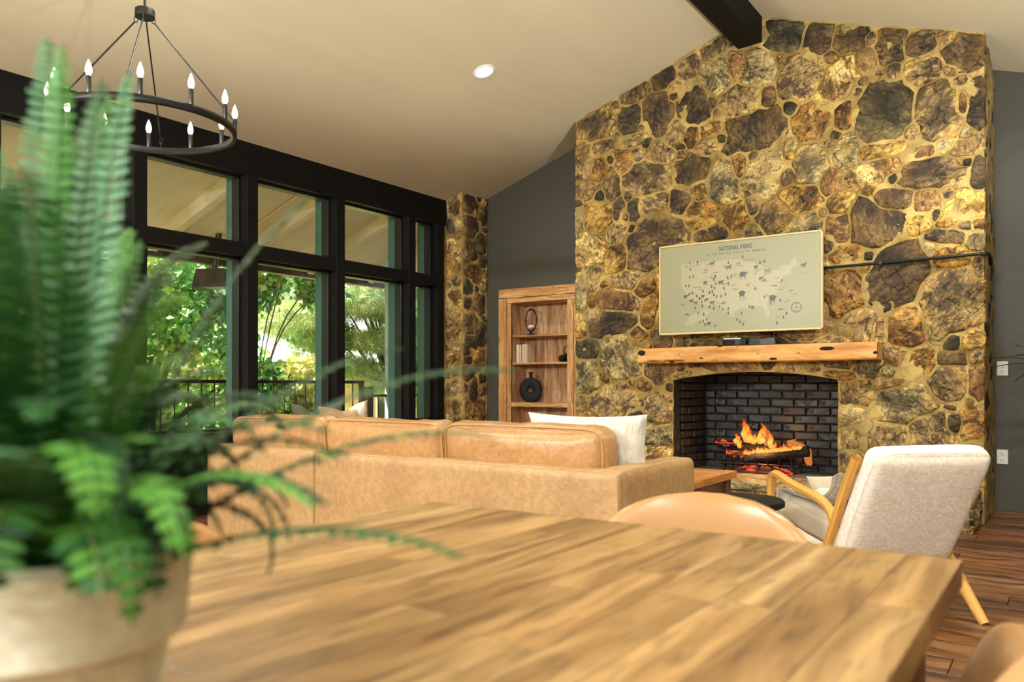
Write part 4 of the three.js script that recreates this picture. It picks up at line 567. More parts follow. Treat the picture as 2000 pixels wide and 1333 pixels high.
// ───────────────────────── armchair with throw ─────────────────────────
{
  const yaw = YAW + 0.1, lat = 1.635, dep = 3.6, pos = [lat * CS - dep * SN, 0, -lat * SN - dep * CS];
  const t = thing('armchair', 'beige linen lounge chair with blond wood arms facing the hearth', 'armchair', pos, yaw);
  // local axes: x right, z towards the viewer (the chair faces -z)
  const back = (x, s) => [x, lerp(0.30, 0.70, s), 0];
  const bar = (pts, r, sy = 1) => { const g = tube(pts, r, 40, 12); return g; };
  for (const s of [-1, 1]) {
    const x = s * 0.277, f = part('side_frame', merge([bar([[x, 0.2, 0.05], [x, 0.32, 0.115], [x, 0.44, 0.18], [x, 0.6, 0.275], [x, 0.71, 0.345]], 0.021)]), M.beech, t);
    part('arm', bar([[x, 0.4, 0.165], [x, 0.445, 0.15], [x, 0.478, 0.1], [x, 0.5, 0.0], [x, 0.53, -0.25], [x, 0.555, -0.4], [x, 0.55, -0.45], [x, 0.5, -0.475], [x, 0.3, -0.47], [x, 0.004, -0.46]], 0.021), M.beech, t);
    part('rear_leg', uvBox(rod([x * 1.0, 0.29, 0.05], [x * 1.12, 0.001, 0.3], 0.031, 0.02, 14)), M.beech, t);
    part('side_rail', bar([[x, 0.27, -0.47], [x, 0.27, -0.2], [x, 0.27, 0.1]], 0.016), M.beech, t);
  }
  part('cross_rail', uvBox(rod([-0.28, 0.3, -0.44], [0.28, 0.3, -0.44], 0.016)), M.beech, t); part('cross_rail', uvBox(rod([-0.28, 0.27, 0.12], [0.28, 0.27, 0.12], 0.016)), M.beech, t);
  const sm = part('seat_cushion', cushion(0.53, 0.13, 0.62, { r: 0.035, bulge: [0.005, 0.018, 0.008], seed: 41 }), M.linenPale, t); sm.position.set(0, 0.375, -0.14); sm.rotation.x = 0.09;
  const bm = part('back_cushion', cushion(0.51, 0.56, 0.1, { r: 0.04, bulge: [0.004, 0.01, 0.012], seed: 43, wr: 0.004 }), M.linen, t); bm.position.set(0, 0.5, 0.265); bm.rotation.x = 0.53;
  const W2 = yaw, wp = (x, y, z) => { const v = V(x, y, z).applyAxisAngle(V(0, 1, 0), yaw); return [v.x + pos[0], v.y, v.z + pos[2]]; };
  throwPillow('plain cream cushion leaning on the seat of the armchair', wp(-0.01, 0.37, -0.3), 0.26, 0.2, 0.1, std({ color: 0xb3a690, roughness: 0.95 }), [-0.42, yaw + 0.3, 0], { seed: 8, wr: 0.006 });
  const th = thing('throw_blanket', 'grey and white plaid throw draped over the armchair seat', 'blanket', pos, yaw);
  const sheet = gridGeo(40, 60, (u, v) => { const x = -0.285 + u * 0.36 + 0.03 * Math.sin(v * 5), s = v * 1.15; const fold = 0.016 * Math.sin(u * 21 + v * 3) + 0.012 * Math.sin(u * 9 - v * 6); const y = s < 0.55 ? 0.485 + (0.55 - s) * 0.2 : s < 1.0 ? 0.475 : 0.475 - (s - 1.0), z = s < 0.55 ? 0.05 + (0.55 - s) * 0.25 : s < 1 ? 0.05 - (s - 0.55) * 0.8 : -0.31; return [x, y + fold * 0.9 + 0.012, z + fold * 0.7 - 0.03]; }, (u, v) => [u * 0.55, v * 1.1]);
  part('cloth', sheet, M.throwPlaid, th);
}
// ───────────────────────── dining table and chairs ─────────────────────────
{
  const x0 = -1.076, x1 = -0.122, z0 = -1.255, z1 = 0.75, y = 0.76, th = 0.036, t = thing('dining_table', 'large dining table of light glued wood staves in the foreground', 'table', [(x0 + x1) / 2, 0, (z0 + z1) / 2]), w = (x1 - x0) / 2, d = (z1 - z0) / 2;
  const top = new THREE.Group(); top.name = 'tabletop'; t.add(top);
  const mats = [0xefe8c8, 0xe6dcba, 0xdacdac, 0xf2e6c2, 0xe0d4b4].map(c => woodMat(tTable, 0.36, { color: c })), r = rng(61), n = 14, sw = 2 * w / n;
  for (let k = 0; k < n; k++) { let z = -d; while (z < d - 0.001) { let L = 0.3 + r() * 0.45; if (z === -d) L *= 0.3 + 0.7 * r(); if (z + L > d - 0.12) L = d - z; const g = rbox(sw - 0.0004, th, L - 0.0004, 0.0012, 1); g.translate(-w + (k + 0.5) * sw, y - th / 2, z + L / 2); part('stave', uvBox(g, 1.1, 'z', [r() * 4, r() * 4]), mats[Math.floor(r() * 5)], top); z += L; } }
  const dark = woodMat(tTable, 0.5, { color: 0xb09078 });
  for (const s of [-1, 1]) { part('apron', box(s * (w - 0.07) - 0.011, s * (w - 0.07) + 0.011, y - th - 0.09, y - th - 0.0005, -d + 0.1, d - 0.1, 0.002, 'z'), dark, t); part('apron', box(-w + 0.1, w - 0.1, y - th - 0.09, y - th - 0.0005, s * (d - 0.07) - 0.011, s * (d - 0.07) + 0.011, 0.002), dark, t); }
  for (const sx of [-1, 1]) for (const sz of [-1, 1]) part('leg', box(sx * (w - 0.075) - 0.035, sx * (w - 0.075) + 0.035, 0.001, y - th - 0.0005, sz * (d - 0.075) - 0.035, sz * (d - 0.075) + 0.035, 0.006, 'y'), dark, t);
}
function diningChair(label, pos, turn) { // faces +z, backrest at -z
  const t = thing('dining_chair', label, 'chair', pos, turn, 'tan shell chairs round the dining table');
  const shell = (s) => gridGeo(40, 26, (u, v) => { const a = u * 2 - 1, b = v, y = 0.50 + b * 0.258, hw = 0.262 * Math.pow(Math.max(0, 1 - Math.pow(Math.abs(b), 4.0) * 0.985), 0.5) * (0.86 + 0.14 * sst(0, 0.5, b)); const x = a * hw, e = Math.min(1 - Math.pow(Math.abs(a), 6), 1 - Math.pow(b, 9)), z = -0.235 - b * 0.035 + 0.95 * x * x + s * 0.02 * Math.sqrt(Math.max(0, e)); return [x, y, z]; }, (u, v) => [u, v * 0.6]);
  const F = shell(1), B = shell(-1), ix = B.index.array; for (let i = 0; i < ix.length; i += 3) [ix[i], ix[i + 1]] = [ix[i + 1], ix[i]]; B.computeVertexNormals();
  part('backrest', merge([F, B]), M.chairLeather, t);
  const seat = cushion(0.45, 0.05, 0.44, { r: 0.024, bulge: [0.01, 0.008, 0.01], seed: 3, n: 16, sag: 0.012 }); seat.translate(0, 0.455, 0); part('seat', seat, M.chairLeather, t);
  part('back_support', merge([tube([[-0.07, 0.43, -0.1], [-0.07, 0.44, -0.2], [-0.07, 0.5, -0.262], [-0.07, 0.62, -0.28]], 0.009), tube([[0.07, 0.43, -0.1], [0.07, 0.44, -0.2], [0.07, 0.5, -0.262], [0.07, 0.62, -0.28]], 0.009)]), M.iron, t);
  for (const sx of [-1, 1]) for (const sz of [-1, 1]) part('leg', rod([sx * 0.21, 0.001, sz * 0.2], [sx * 0.15, 0.44, sz * 0.15], 0.009, 0.013), M.iron, t);
}
diningChair('tan leather shell chair at the far end of the dining table before the sofa', [-0.665, 0, -1.46], 0);
diningChair('reddish tan shell chair at the left side of the dining table behind the fern', [-1.2, 0, -0.78], Math.PI / 2);
diningChair('tan shell chair blurred at the bottom right corner beside the table', [-0.3, 0, -0.9], -Math.PI / 2);

// ───────────────────────── potted fern on the table ─────────────────────────
const PX = -0.536, PZ = -0.247, PT = 0.76;
{
  const t = thing('potted_fern', 'lush green fern in a round concrete pot on the dining table', 'potted plant', [PX, PT, PZ]);
  part('pot', lathe([[0, 0.001], [0.058, 0.001], [0.062, 0.006], [0.074, 0.076], [0.0755, 0.079], [0.082, 0.081], [0.0835, 0.084], [0.0875, 0.134], [0.086, 0.139], [0.080, 0.139], [0.077, 0.134], [0.074, 0.11], [0, 0.108]], 64), M.concrete, t);
  { const g = lathe([[0, 0.116], [0.04, 0.118], [0.075, 0.112]], 32); part('soil', g, M.soil, t); }
  const r = rng(123), greens = [[0.02, 0.09, 0.018], [0.045, 0.17, 0.025], [0.012, 0.06, 0.015], [0.09, 0.27, 0.035], [0.035, 0.14, 0.045]].map(c => phys({ color: new THREE.Color().setRGB(...c), roughness: 0.5, transmission: 0.3, thickness: 0, specularIntensity: 0.6 }));
  const leaf = (() => { const n = 5, p = [], ix = []; for (let i = 0; i <= n; i++) { const k = i / n, hw = 0.5 * Math.pow(Math.sin(Math.PI * Math.min(1, 0.13 + k * 0.87)), 0.75) * (i === n ? 0 : 1), dz = -0.16 * k * k; p.push(-hw, k, dz - 0.12 * hw, 0, k, dz, hw, k, dz - 0.12 * hw); } for (let i = 0; i < n; i++) { const a = i * 3; ix.push(a, a + 1, a + 4, a, a + 4, a + 3, a + 1, a + 2, a + 5, a + 1, a + 5, a + 4); } const g = new THREE.BufferGeometry(); g.setAttribute('position', new THREE.Float32BufferAttribute(p, 3)); g.setIndex(ix); g.computeVertexNormals(); return uvBox(g); })();
  const stemM = std({ color: new THREE.Color().setRGB(0.09, 0.16, 0.04), roughness: 0.6 });
  // frond: direction (azimuth), elevation at the base, length, droop
  function frond(az, el, L, droop, wid, mi, own) {
    const pts = [], d = V(Math.cos(az) * Math.cos(el), Math.sin(el), Math.sin(az) * Math.cos(el)), p = V(Math.cos(az) * 0.02, 0.112, Math.sin(az) * 0.02), N = 24, horiz = V(Math.cos(az), 0, Math.sin(az));
    for (let i = 0; i <= N; i++) { pts.push(p.clone()); const k = i / N, e = el - droop * k * k * 1.6, q = horiz.clone().multiplyScalar(Math.cos(e)).add(V(0, Math.sin(e), 0)); p.addScaledVector(q, L / N); }
    const curve = new THREE.CatmullRomCurve3(pts), rach = new THREE.TubeGeometry(curve, 24, 0.0011, 5), gs = [], n = Math.round(L / 0.0092);
    const f = part('frond', own ? rach : new THREE.BufferGeometry(), own ? stemM : greens[mi], t), side = V(-Math.sin(az), 0, Math.cos(az));
    for (let i = 3; i < n; i++) { const k = i / n, c = curve.getPointAt(k), tg = curve.getTangentAt(k), up = side.clone().cross(tg).normalize(), sz = wid * Math.pow(Math.sin(Math.PI * (0.1 + 0.86 * k)), 0.7) * (0.85 + r() * 0.3);
      for (const s of [-1, 1]) { const ax = side.clone().multiplyScalar(s).addScaledVector(tg, 0.38).addScaledVector(up, (r() - 0.5) * 0.25).normalize(), nz = up.clone().addScaledVector(ax, -up.dot(ax)).normalize(), xx = ax.clone().cross(nz); const m = new THREE.Matrix4().makeBasis(xx.multiplyScalar(0.0068), ax.multiplyScalar(sz), nz.multiplyScalar(sz)).setPosition(c);
        if (own) { const q = new THREE.Mesh(leaf, greens[(mi + (r() < 0.2 ? 1 : 0)) % 5]); q.name = 'leaflet'; q.applyMatrix4(m); f.add(q); } else gs.push(leaf.clone().applyMatrix4(m)); } }
    if (!own) f.geometry = merge([rach, ...gs]);
  }
  // fronds the photograph shows singly, then the rest of the crown
  const RT = -YAW; // azimuth of the viewer's right-hand side: x = cos, z = sin
  const A = deg => RT + THREE.MathUtils.degToRad(-deg); // 0 = to the right in view, 90 = away from the viewer, -90 = towards
  const L = [[-70, 62, 0.17, 1.9, 0.026, 1], [-50, 50, 0.16, 1.5, 0.026, 3], [-25, 60, 0.15, 1.7, 0.022, 1], [-100, 58, 0.2, 1.2, 0.028, 4], [-130, 50, 0.22, 0.9, 0.03, 4], [-62, 74, 0.3, 0.8, 0.03, 4], [20, 32, 0.3, 0.5, 0.02, 2]];
  for (const [a, e, l, d, w, m] of L) frond(A(a), e * Math.PI / 180, l, d, w, m, true);
  for (const [a, e, l, m] of [[150, 1.35, 0.44, 1], [120, 1.42, 0.42, 4], [200, 1.22, 0.44, 3], [215, 1.3, 0.4, 4], [100, 1.47, 0.36, 0], [170, 1.45, 0.46, 1], [235, 1.15, 0.38, 1]]) frond(A(a), e, l, 0.25, 0.022, m);
  frond(A(12), 0.72, 0.33, 0.55, 0.016, 2); frond(A(30), 0.86, 0.28, 0.5, 0.016, 2); frond(A(-8), 0.35, 0.26, 0.5, 0.018, 0); frond(A(20), 1.22, 0.3, 0.3, 0.016, 2);
  for (let i = 0; i < 16; i++) frond(A(lerp(-120, -35, r())), lerp(0.7, 1.3, r()), lerp(0.16, 0.27, r()), lerp(0.4, 1.2, r()), lerp(0.018, 0.026, r()), Math.floor(r() * 5));
  for (let i = 0; i < 34; i++) frond(A(lerp(85, 235, r())), lerp(1.05, 1.5, r()), lerp(0.26, 0.44, r()), lerp(0.1, 0.5, r()), lerp(0.015, 0.022, r()), Math.floor(r() * 5));
  for (let i = 0; i < 70; i++) { const rel = r() * 360 - 180, side = Math.abs(rel) < 70; frond(A(rel), side ? lerp(0.8, 1.45, r()) : lerp(0.3, 1.45, Math.sqrt(r())), side ? lerp(0.1, 0.21, r()) : lerp(0.16, 0.36, r()), side ? lerp(0.8, 1.9, r()) : lerp(0.2, 1.3, r()), lerp(0.016, 0.024, r()), Math.floor(r() * 5)); }
}
{ // plant by the dark wall at the right edge
  const t = thing('leafy_plant', 'long narrow dark green leaves of a plant reaching in at the right edge', 'potted plant', [-0.08, 0, -7.0]), r = rng(9), gm = phys({ color: new THREE.Color().setRGB(0.03, 0.09, 0.02), roughness: 0.35, transmission: 0.2, thickness: 0 });
  part('pot', lathe([[0, 0.002], [0.13, 0.002], [0.17, 0.36], [0.16, 0.36], [0.15, 0.32], [0, 0.32]], 40), M.concrete, t); part('stem', rod([0, 0.3, 0], [0, 1.14, 0], 0.014, 0.01), M.bark, t);
  for (let i = 0; i < 22; i++) { const sp = [[3.1, 0.5, 0.46, 0.75], [2.95, 0.32, 0.44, 0.7], [3.25, 0.05, 0.3, 0.9]][i], az = sp ? sp[0] : i * 2.4, el = sp ? sp[1] : lerp(0.3, 1.2, r()), L = sp ? sp[2] : lerp(0.26, 0.36, r()), d = sp ? sp[3] : lerp(0.5, 1.3, r()); const hx = Math.cos(az), hz = Math.sin(az); part('leaf', gridGeo(4, 14, (u, v) => { const e = el - d * v, a = (u - 0.5) * 2, w = 0.026 * Math.sin(Math.PI * Math.min(1, 0.12 + v * 0.88)); let X = 0, Y = 0; const n = 8; for (let k = 0; k < n; k++) { const ee = el - d * v * k / n; X += Math.cos(ee) * v * L / n; Y += Math.sin(ee) * v * L / n; } return [hx * X - hz * a * w, 1.12 + Y - Math.abs(a) * -0.005, hz * X * (hz < -0.2 ? 0.75 : 1) + hx * a * w]; }), gm, t); }
}

// ───────────────────────── lamps ─────────────────────────
function chandelier(label, pos, phase, cd, group) {
  const t = thing('ring_chandelier', label, 'chandelier', pos), R = 0.47, top = ceil(pos[0]) - pos[1];
  part('ring', lathe([[R - 0.011, -0.018], [R + 0.011, -0.018], [R + 0.011, 0.018], [R - 0.011, 0.018], [R - 0.011, -0.018]], 96), M.iron, t);
  part('hub', lathe([[0, 0.60], [0.05, 0.60], [0.052, 0.605], [0.052, 0.64], [0.05, 0.645], [0, 0.645]], 32), M.iron, t);
  part('stem', rod([0, 0.645, 0], [0, top - 0.02, 0], 0.007), M.iron, t); part('canopy', lathe([[0, top - 0.045], [0.06, top - 0.045], [0.062, top - 0.0], [0, top + 0.02]], 32), M.iron, t);
  for (let k = 0; k < 4; k++) { const a = phase + 0.67 + k * Math.PI / 2, c = Math.cos(a), s = Math.sin(a); const q = part('rod', rod([c * 0.05, 0.575, s * 0.05], [c * (R - 0.01), 0.075, s * (R - 0.01)], 0.0045), M.iron, t); const l = k2 => { const g = new THREE.TorusGeometry(0.014, 0.003, 6, 16); g.scale(0.7, 1.2, 1); g.rotateY(-a + k2); return g; }; for (const g of [l(0).translate(c * 0.045, 0.588, s * 0.045), l(1.57).translate(c * (R - 0.006), 0.06, s * (R - 0.006)), l(0).translate(c * R, 0.034, s * R)]) part('link', g, M.iron, q); }
  for (let k = 0; k < 12; k++) {
    const a = phase + k * Math.PI / 6, x = Math.cos(a) * R, z = Math.sin(a) * R, h = part('candle_sleeve', lathe([[0, 0.016], [0.0125, 0.016], [0.0125, 0.1], [0, 0.1]], 16).translate(x, 0, z), M.candle, t);
    part('bulb', lathe([[0, 0.1], [0.009, 0.1], [0.0165, 0.122], [0.0155, 0.14], [0.008, 0.165], [0.0015, 0.181], [0, 0.182]], 18).translate(x, 0, z), M.bulb, h);
    const l = new THREE.PointLight(WARM, cd, 0, 2); l.name = 'bulb_light'; l.position.set(x, 0.135, z); l.castShadow = true; t.add(l);
  }
}
chandelier('black iron ring chandelier with twelve lit candle bulbs above the fern', [-4.19, 2.43, -2.45], 0.05, BULB / 12);
chandelier('unseen black ring chandelier lighting the room from behind, nearer the gable end', [-4.16, 2.43, 1.4], 0.2, BULB_UNSEEN);  // out of view, placed to light the room from behind the viewer
chandelier('unseen black ring chandelier lighting the room from behind, over the right half', [-0.2, 2.43, 1.9], 0.2, BULB_UNSEEN);  // out of view too, strong bulbs light the foreground from behind
function can(x, z, label, k = 1) {
  const s = x < RIDGE ? 1 : -1, y = ceil(x), t = thing('recessed_light', label, 'ceiling light', [x, y, z]); t.rotation.z = s * Math.atan(SL);
  part('trim_ring', lathe([[0.07, -0.001], [0.09, -0.001], [0.092, -0.004], [0.086, -0.009], [0.074, -0.011], [0.07, -0.008]], 40), M.white, t); part('diffuser', lathe([[0, -0.0085], [0.071, -0.0085], [0.071, -0.001], [0, -0.001]], 40), M.diffuser, t);
  const l = new THREE.SpotLight(WARM, CAN * k, 0, 1.25, 0.9, 2); l.name = 'recessed_lamp'; l.position.set(x + s * 0.012, y - 0.03, z); l.target.position.set(x, 0, z - (z < -4 ? 0.8 : 0)); l.castShadow = true; l.shadow.radius = 6; scene.add(l, l.target);
}
can(-3.875, -5.14, 'round recessed light glowing in the left slope of the ceiling', 1.1);
for (const [x, z, n] of [[-3.875, -2.7, 'second from the fireplace in the left slope'], [-3.875, 0.2, 'third from the fireplace in the left slope'], [-0.5, -5.0, 'nearest the fireplace in the right slope'], [-0.5, -2.6, 'second from the fireplace in the right slope'], [-0.5, 0.2, 'third from the fireplace in the right slope']]) can(x, z, `unseen round recessed ceiling light, ${n}`, z < -4 ? 2.3 : z < -1 ? 0.9 : 0.6);  // out of view, strengths set to light the stonework and foreground

// added uplighters out of view, fill light for the ceiling, opaque bowls open upwards
for (const [px, pz, cd, y, cone, label] of [[-0.3, 2.2, ADDED_UPLIGHT * 0.12, 0.95, 1.32, 'added black fill uplighter with an open bowl behind the dining table'], [0.6, -0.9, ADDED_UPLIGHT * 0.08, 0.95, 1.32, 'added black fill uplighter with an open bowl to the right of the dining table'], [0.95, -3.3, ADDED_UPLIGHT * 0.85, 0.4, 1.2, 'added black fill uplighter with an open bowl near the armchair']]) {
  const t = thing('added_floor_lamp', label, 'lamp', [px, 0, pz]);
  part('base', lathe([[0, 0.001], [0.15, 0.001], [0.15, 0.02], [0.02, 0.035], [0, 0.035]], 32), M.iron, t); part('pole', rod([0, 0.03, 0], [0, y - 0.1, 0], 0.011), M.iron, t);
  part('bowl', lathe([[0, y - 0.1], [0.08, y - 0.09], [0.15, y - 0.03], [0.17, y + 0.01], [0.165, y + 0.012], [0.145, y - 0.026], [0.076, y - 0.084], [0, y - 0.092]], 40), M.iron, t); part('lamp_glow', lathe([[0, y - 0.06], [0.05, y - 0.055], [0.05, y - 0.045], [0, y - 0.035]], 24), M.diffuser, t);
  const l = new THREE.SpotLight(WARM, cd, 0, cone, 0.1, 2); l.name = 'added_uplight'; l.position.set(px, y + 0.02, pz); l.target.position.set(px - 0.001, 3, pz); l.castShadow = true; l.shadow.radius = 5; scene.add(l, l.target);
}

// ───────────────────────── the fire ─────────────────────────
{
  const z = -6.92, at = (u, v, dz = 0) => { const p = onZ(u, v, z + dz); return p; };
  const charM = std({ color: 0x15110f, roughness: 0.95, bumpMap: stoneBump, bumpScale: 0.02 }), ember = std({ color: 0x200804, emissive: new THREE.Color(1, 0.09, 0.03), emissiveMap: tex(256, 256, (u, v) => { const k = sst(0.48, 0.66, fbm(u * 8, v * 8, 5, 4, 8, 8)); return [k, k * 0.8, k * 0.7]; }), emissiveIntensity: 2.2, roughness: 1 });
  const log = (label, a, b, r0, mat = charM) => { const t = thing('firewood_log', label, 'log', a, 0); const A = V(...a), B = V(...b).sub(A), g = new THREE.CylinderGeometry(r0 * 0.9, r0, B.length(), 20, 14), p = g.attributes.position; for (let i = 0; i < p.count; i++) { const k = 1 + (fbm(p.getX(i) * 20, p.getY(i) * 12, p.getZ(i) * 20 + r0 * 90, 3) - 0.5) * 0.5; p.setX(i, p.getX(i) * k); p.setZ(i, p.getZ(i) * k); } g.computeVertexNormals(); g.translate(0, B.length() / 2, 0); g.applyQuaternion(new THREE.Quaternion().setFromUnitVectors(V(0, 1, 0), B.clone().normalize())); part('wood', g, mat, t); return t; };
  log('thick charred log lying across the front of the fire grate', at(1428, 897, 0.06), at(1580, 882, 0.02), 0.05);
  log('glowing log end slanting at the left of the fire', at(1418, 886, 0.12), at(1452, 890, 0.08), 0.036, ember);
  log('upper charred log behind the flames, tilted down to the right', at(1405, 868, -0.1), at(1520, 884, -0.08), 0.04);
  log('thin burning branch poking out left of the fire', at(1398, 864, 0), at(1450, 872, 0), 0.014, ember);
  { const t = thing('ember_bed', 'bed of red embers and ash glowing under the grate', 'embers', [0, 0, 0]); t.userData.kind = 'stuff'; part('embers', gridGeo(60, 14, (u, v) => { const p = at(lerp(1425, 1555, u), 921), e = Math.sin(Math.PI * u) * Math.sin(Math.PI * v); return [p[0], OP.y0 + 0.003 + e * (0.03 + 0.05 * fbm(u * 16, v * 6, 3, 3)), z + 0.16 - v * 0.28]; }), ember, t); }
  { const t = thing('fire_grate', 'black iron fire grate with upturned bars under the logs', 'grate', [0, 0, 0]); const c = at(1490, 905); for (let k = -3; k <= 3; k++) part('bar', tube([[c[0] + k * 0.1, OP.y0 + 0.13, z + 0.2], [c[0] + k * 0.1, OP.y0 + 0.075, z + 0.17], [c[0] + k * 0.1, OP.y0 + 0.075, z - 0.12], [c[0] + k * 0.1, OP.y0 + 0.14, z - 0.15]], 0.008, 16, 6), M.iron, t); for (const dz of [0.12, -0.1]) { part('cross_bar', uvBox(rod([c[0] - 0.34, OP.y0 + 0.07, z + dz], [c[0] + 0.34, OP.y0 + 0.07, z + dz], 0.008)), M.iron, t); for (const s of [-0.3, 0.3]) part('foot', uvBox(rod([c[0] + s, OP.y0 + 0.002, z + dz], [c[0] + s, OP.y0 + 0.07, z + dz], 0.008)), M.iron, t); } }
  const fm = tex(64, 256, (u, v) => { const k = v; return k < 0.35 ? mix3([1, 0.62, 0.2], [1, 0.78, 0.34], k / 0.35) : k < 0.7 ? mix3([1, 0.78, 0.34], [1, 0.5, 0.1], (k - 0.35) / 0.35) : mix3([1, 0.5, 0.1], [0.75, 0.1, 0.02], (k - 0.7) / 0.3); });
  const fmat = std({ color: 0x000000, emissive: 0xffffff, emissiveMap: fm, emissiveIntensity: 1.25, transparent: true, opacity: 0.86, roughness: 1 });
  const fred = std({ color: 0x000000, emissive: new THREE.Color(1, 0.32, 0.06), emissiveIntensity: 0.9, transparent: true, opacity: 0.5, roughness: 1 });
  const t = thing('flames', 'orange and yellow flames licking up from the burning logs', 'fire', [0, 0, 0]), r = rng(3);
  const flame = (u, v0, v1, wpx, bend, dz, mat = fmat) => { const p = at(u, v0, dz), q = at(u, v1, dz), h = q[1] - p[1], w = wpx * 0.0045, sd = r() * 50; part('tongue', gridGeo(14, 22, (a, b) => { const th = a * Math.PI * 2, k = b, rad = w * 0.5 * Math.pow(Math.max(0, Math.sin(Math.PI * (0.16 + 0.84 * k))), 0.9) * (1 - 0.35 * k) * (0.8 + 0.5 * fbm(k * 4 + sd, th < 3.14 ? 2 : 7, sd, 2)); const sway = bend * h * k * k + (fbm(k * 3 + sd, 3, sd, 2) - 0.5) * w * 1.3 * k; return [p[0] + sway + Math.cos(th) * rad, p[1] + h * k, p[2] + Math.sin(th) * rad * 0.55 + (fbm(k * 3, sd, 9, 2) - 0.5) * 0.03]; }, (a, b) => [a, b]), mat, t); };
  for (const [u, a, b, w, e, dz] of [[1458, 864, 818, 17, -0.02, 0], [1462, 866, 838, 13, 0.1, 0.05], [1484, 868, 824, 15, 0.16, -0.02], [1490, 866, 846, 11, -0.1, 0.06], [1438, 868, 846, 12, 0.15, 0.02], [1444, 876, 856, 9, -0.1, 0.04], [1505, 876, 842, 11, -0.12, 0], [1510, 884, 862, 10, 0.05, 0.06], [1472, 868, 846, 14, 0, -0.06], [1532, 880, 866, 7, 0.02, 0.05], [1540, 880, 872, 12, 0.6, 0.04], [1526, 884, 872, 7, -0.3, 0.06]]) flame(u, a, b, w, e, dz);
  for (let k = 0; k < 16; k++) { const f = k / 15; flame(lerp(1428, 1560, f), lerp(893, 878, f) + 1, lerp(893, 878, f) - 6 - r() * 9, 8 + r() * 6, (r() - 0.5) * 0.8, 0.08); }
  for (const [u, a, b, w, e] of [[1555, 876, 858, 34, 0.2], [1420, 872, 858, 24, -0.3], [1580, 910, 872, 16, -0.1], [1500, 872, 836, 22, 0]]) flame(u, a, b, w, e, -0.08, fred);
  const fl = new THREE.PointLight(new THREE.Color(1, 0.45, 0.14), 1.6, 0, 2); fl.name = 'fire_light'; fl.position.set(...at(1485, 872, 0.12)); fl.castShadow = true; fl.shadow.radius = 3; scene.add(fl);
}

// ───────────────────────── garden outside ─────────────────────────
{ const g = new THREE.PlaneGeometry(120, 140, 40, 40); g.rotateX(-Math.PI / 2); const p = g.attributes.position; for (let i = 0; i < p.count; i++) p.setY(i, -2.6 + 0.5 * (fbm(p.getX(i) * 0.1, p.getZ(i) * 0.1, 3, 3) - 0.5)); g.computeVertexNormals(); g.translate(-67.5, 0, -10); struct('ground', uvBox(g, 4, 'x'), std({ map: tex(512, 512, (u, v) => mix3(hex(0x8a8a4a), hex(0xc4bd8c), fbm(u * 20, v * 20, 5, 5, 20, 20))), roughness: 1 })); }
const leafG = (() => { const g = new THREE.BufferGeometry(); g.setAttribute('position', new THREE.Float32BufferAttribute([0, 0, 0, 0.38, 0.45, 0.1, 0, 1, -0.05, -0.38, 0.45, 0.1], 3)); g.setIndex([0, 1, 2, 0, 2, 3]); g.computeVertexNormals(); return uvBox(g); })();
const needleG = (() => { const p = [], ix = []; for (let k = 0; k < 5; k++) { const a = (k - 2) * 0.42, c = Math.cos(a), s = Math.sin(a), o = p.length / 3; p.push(-0.03 * c, 0.03 * s, 0, 0.03 * c, -0.03 * s, 0, s, c, -0.15 + 0.1 * (k % 2)); ix.push(o, o + 1, o + 2); } const g = new THREE.BufferGeometry(); g.setAttribute('position', new THREE.Float32BufferAttribute(p, 3)); g.setIndex(ix); g.computeVertexNormals(); return uvBox(g); })();
function tree(name, label, group, [x, z], { y0 = -2.6, trunk = 2.5, r0 = 0.16, clumps, n, size, spread, cols, geo = leafG, seed }) {
  const t = thing(name, label, name === 'garden_shrub' ? 'shrub' : 'tree', [x, y0, z], 0, group), r = rng(seed), gs = () => (r() + r() + r() - 1.5) / 0.9;
  const brs = [tube([[0, -0.1, 0], [0.1, trunk * 0.5, 0.05], [0, trunk, -0.05], [0.05, trunk * 1.6, 0]], r0, 16, 8)]; clumps.forEach(([cx, cy, cz], i) => { if (i % 2 === 0) brs.push(tube([[0.03, Math.min(trunk, cy) * 0.8, 0], [cx * 0.5, lerp(trunk, cy, 0.6), cz * 0.5], [cx, cy, cz]], r0 * 0.22, 10, 5)); }); part('trunk', merge(brs), M.bark, t);
  const N = n * clumps.length, im = new THREE.InstancedMesh(geo, phys({ color: 0xffffff, roughness: 0.5, transmission: 0.45, thickness: 0 }), N), m = new THREE.Matrix4(), q = new THREE.Quaternion(), e = new THREE.Euler(), C = new THREE.Color(); let k = 0;
  for (const [cx, cy, cz, s = 1] of clumps) { const tint = r(); for (let i = 0; i < n; i++) { e.set(r() * 6.28, r() * 6.28, r() * 6.28); const sc = size * (0.6 + r() * 0.8); m.compose(V(cx + gs() * spread[0] * s, cy + gs() * spread[1] * s, cz + gs() * spread[2] * s), q.setFromEuler(e), V(sc, sc, sc)); im.setMatrixAt(k, m); const c = cols[Math.min(cols.length - 1, Math.floor((tint * 0.6 + r() * 0.5) * cols.length))]; im.setColorAt(k++, C.setRGB(...c)); } }
  im.name = name === 'garden_shrub' ? 'foliage' : 'crown'; im.userData.kind = 'stuff'; t.add(im);
}
const blob = (seed, n, rx, ry, rz, cy) => { const r = rng(seed), o = []; while (o.length < n) { const a = r() * 2 - 1, b = r() * 2 - 1, c = r() * 2 - 1, l = a * a + b * b + c * c; if (l < 1 && l > 0.12) o.push([a * rx, cy + b * ry, c * rz, 0.7 + r() * 0.6]); } return o; };
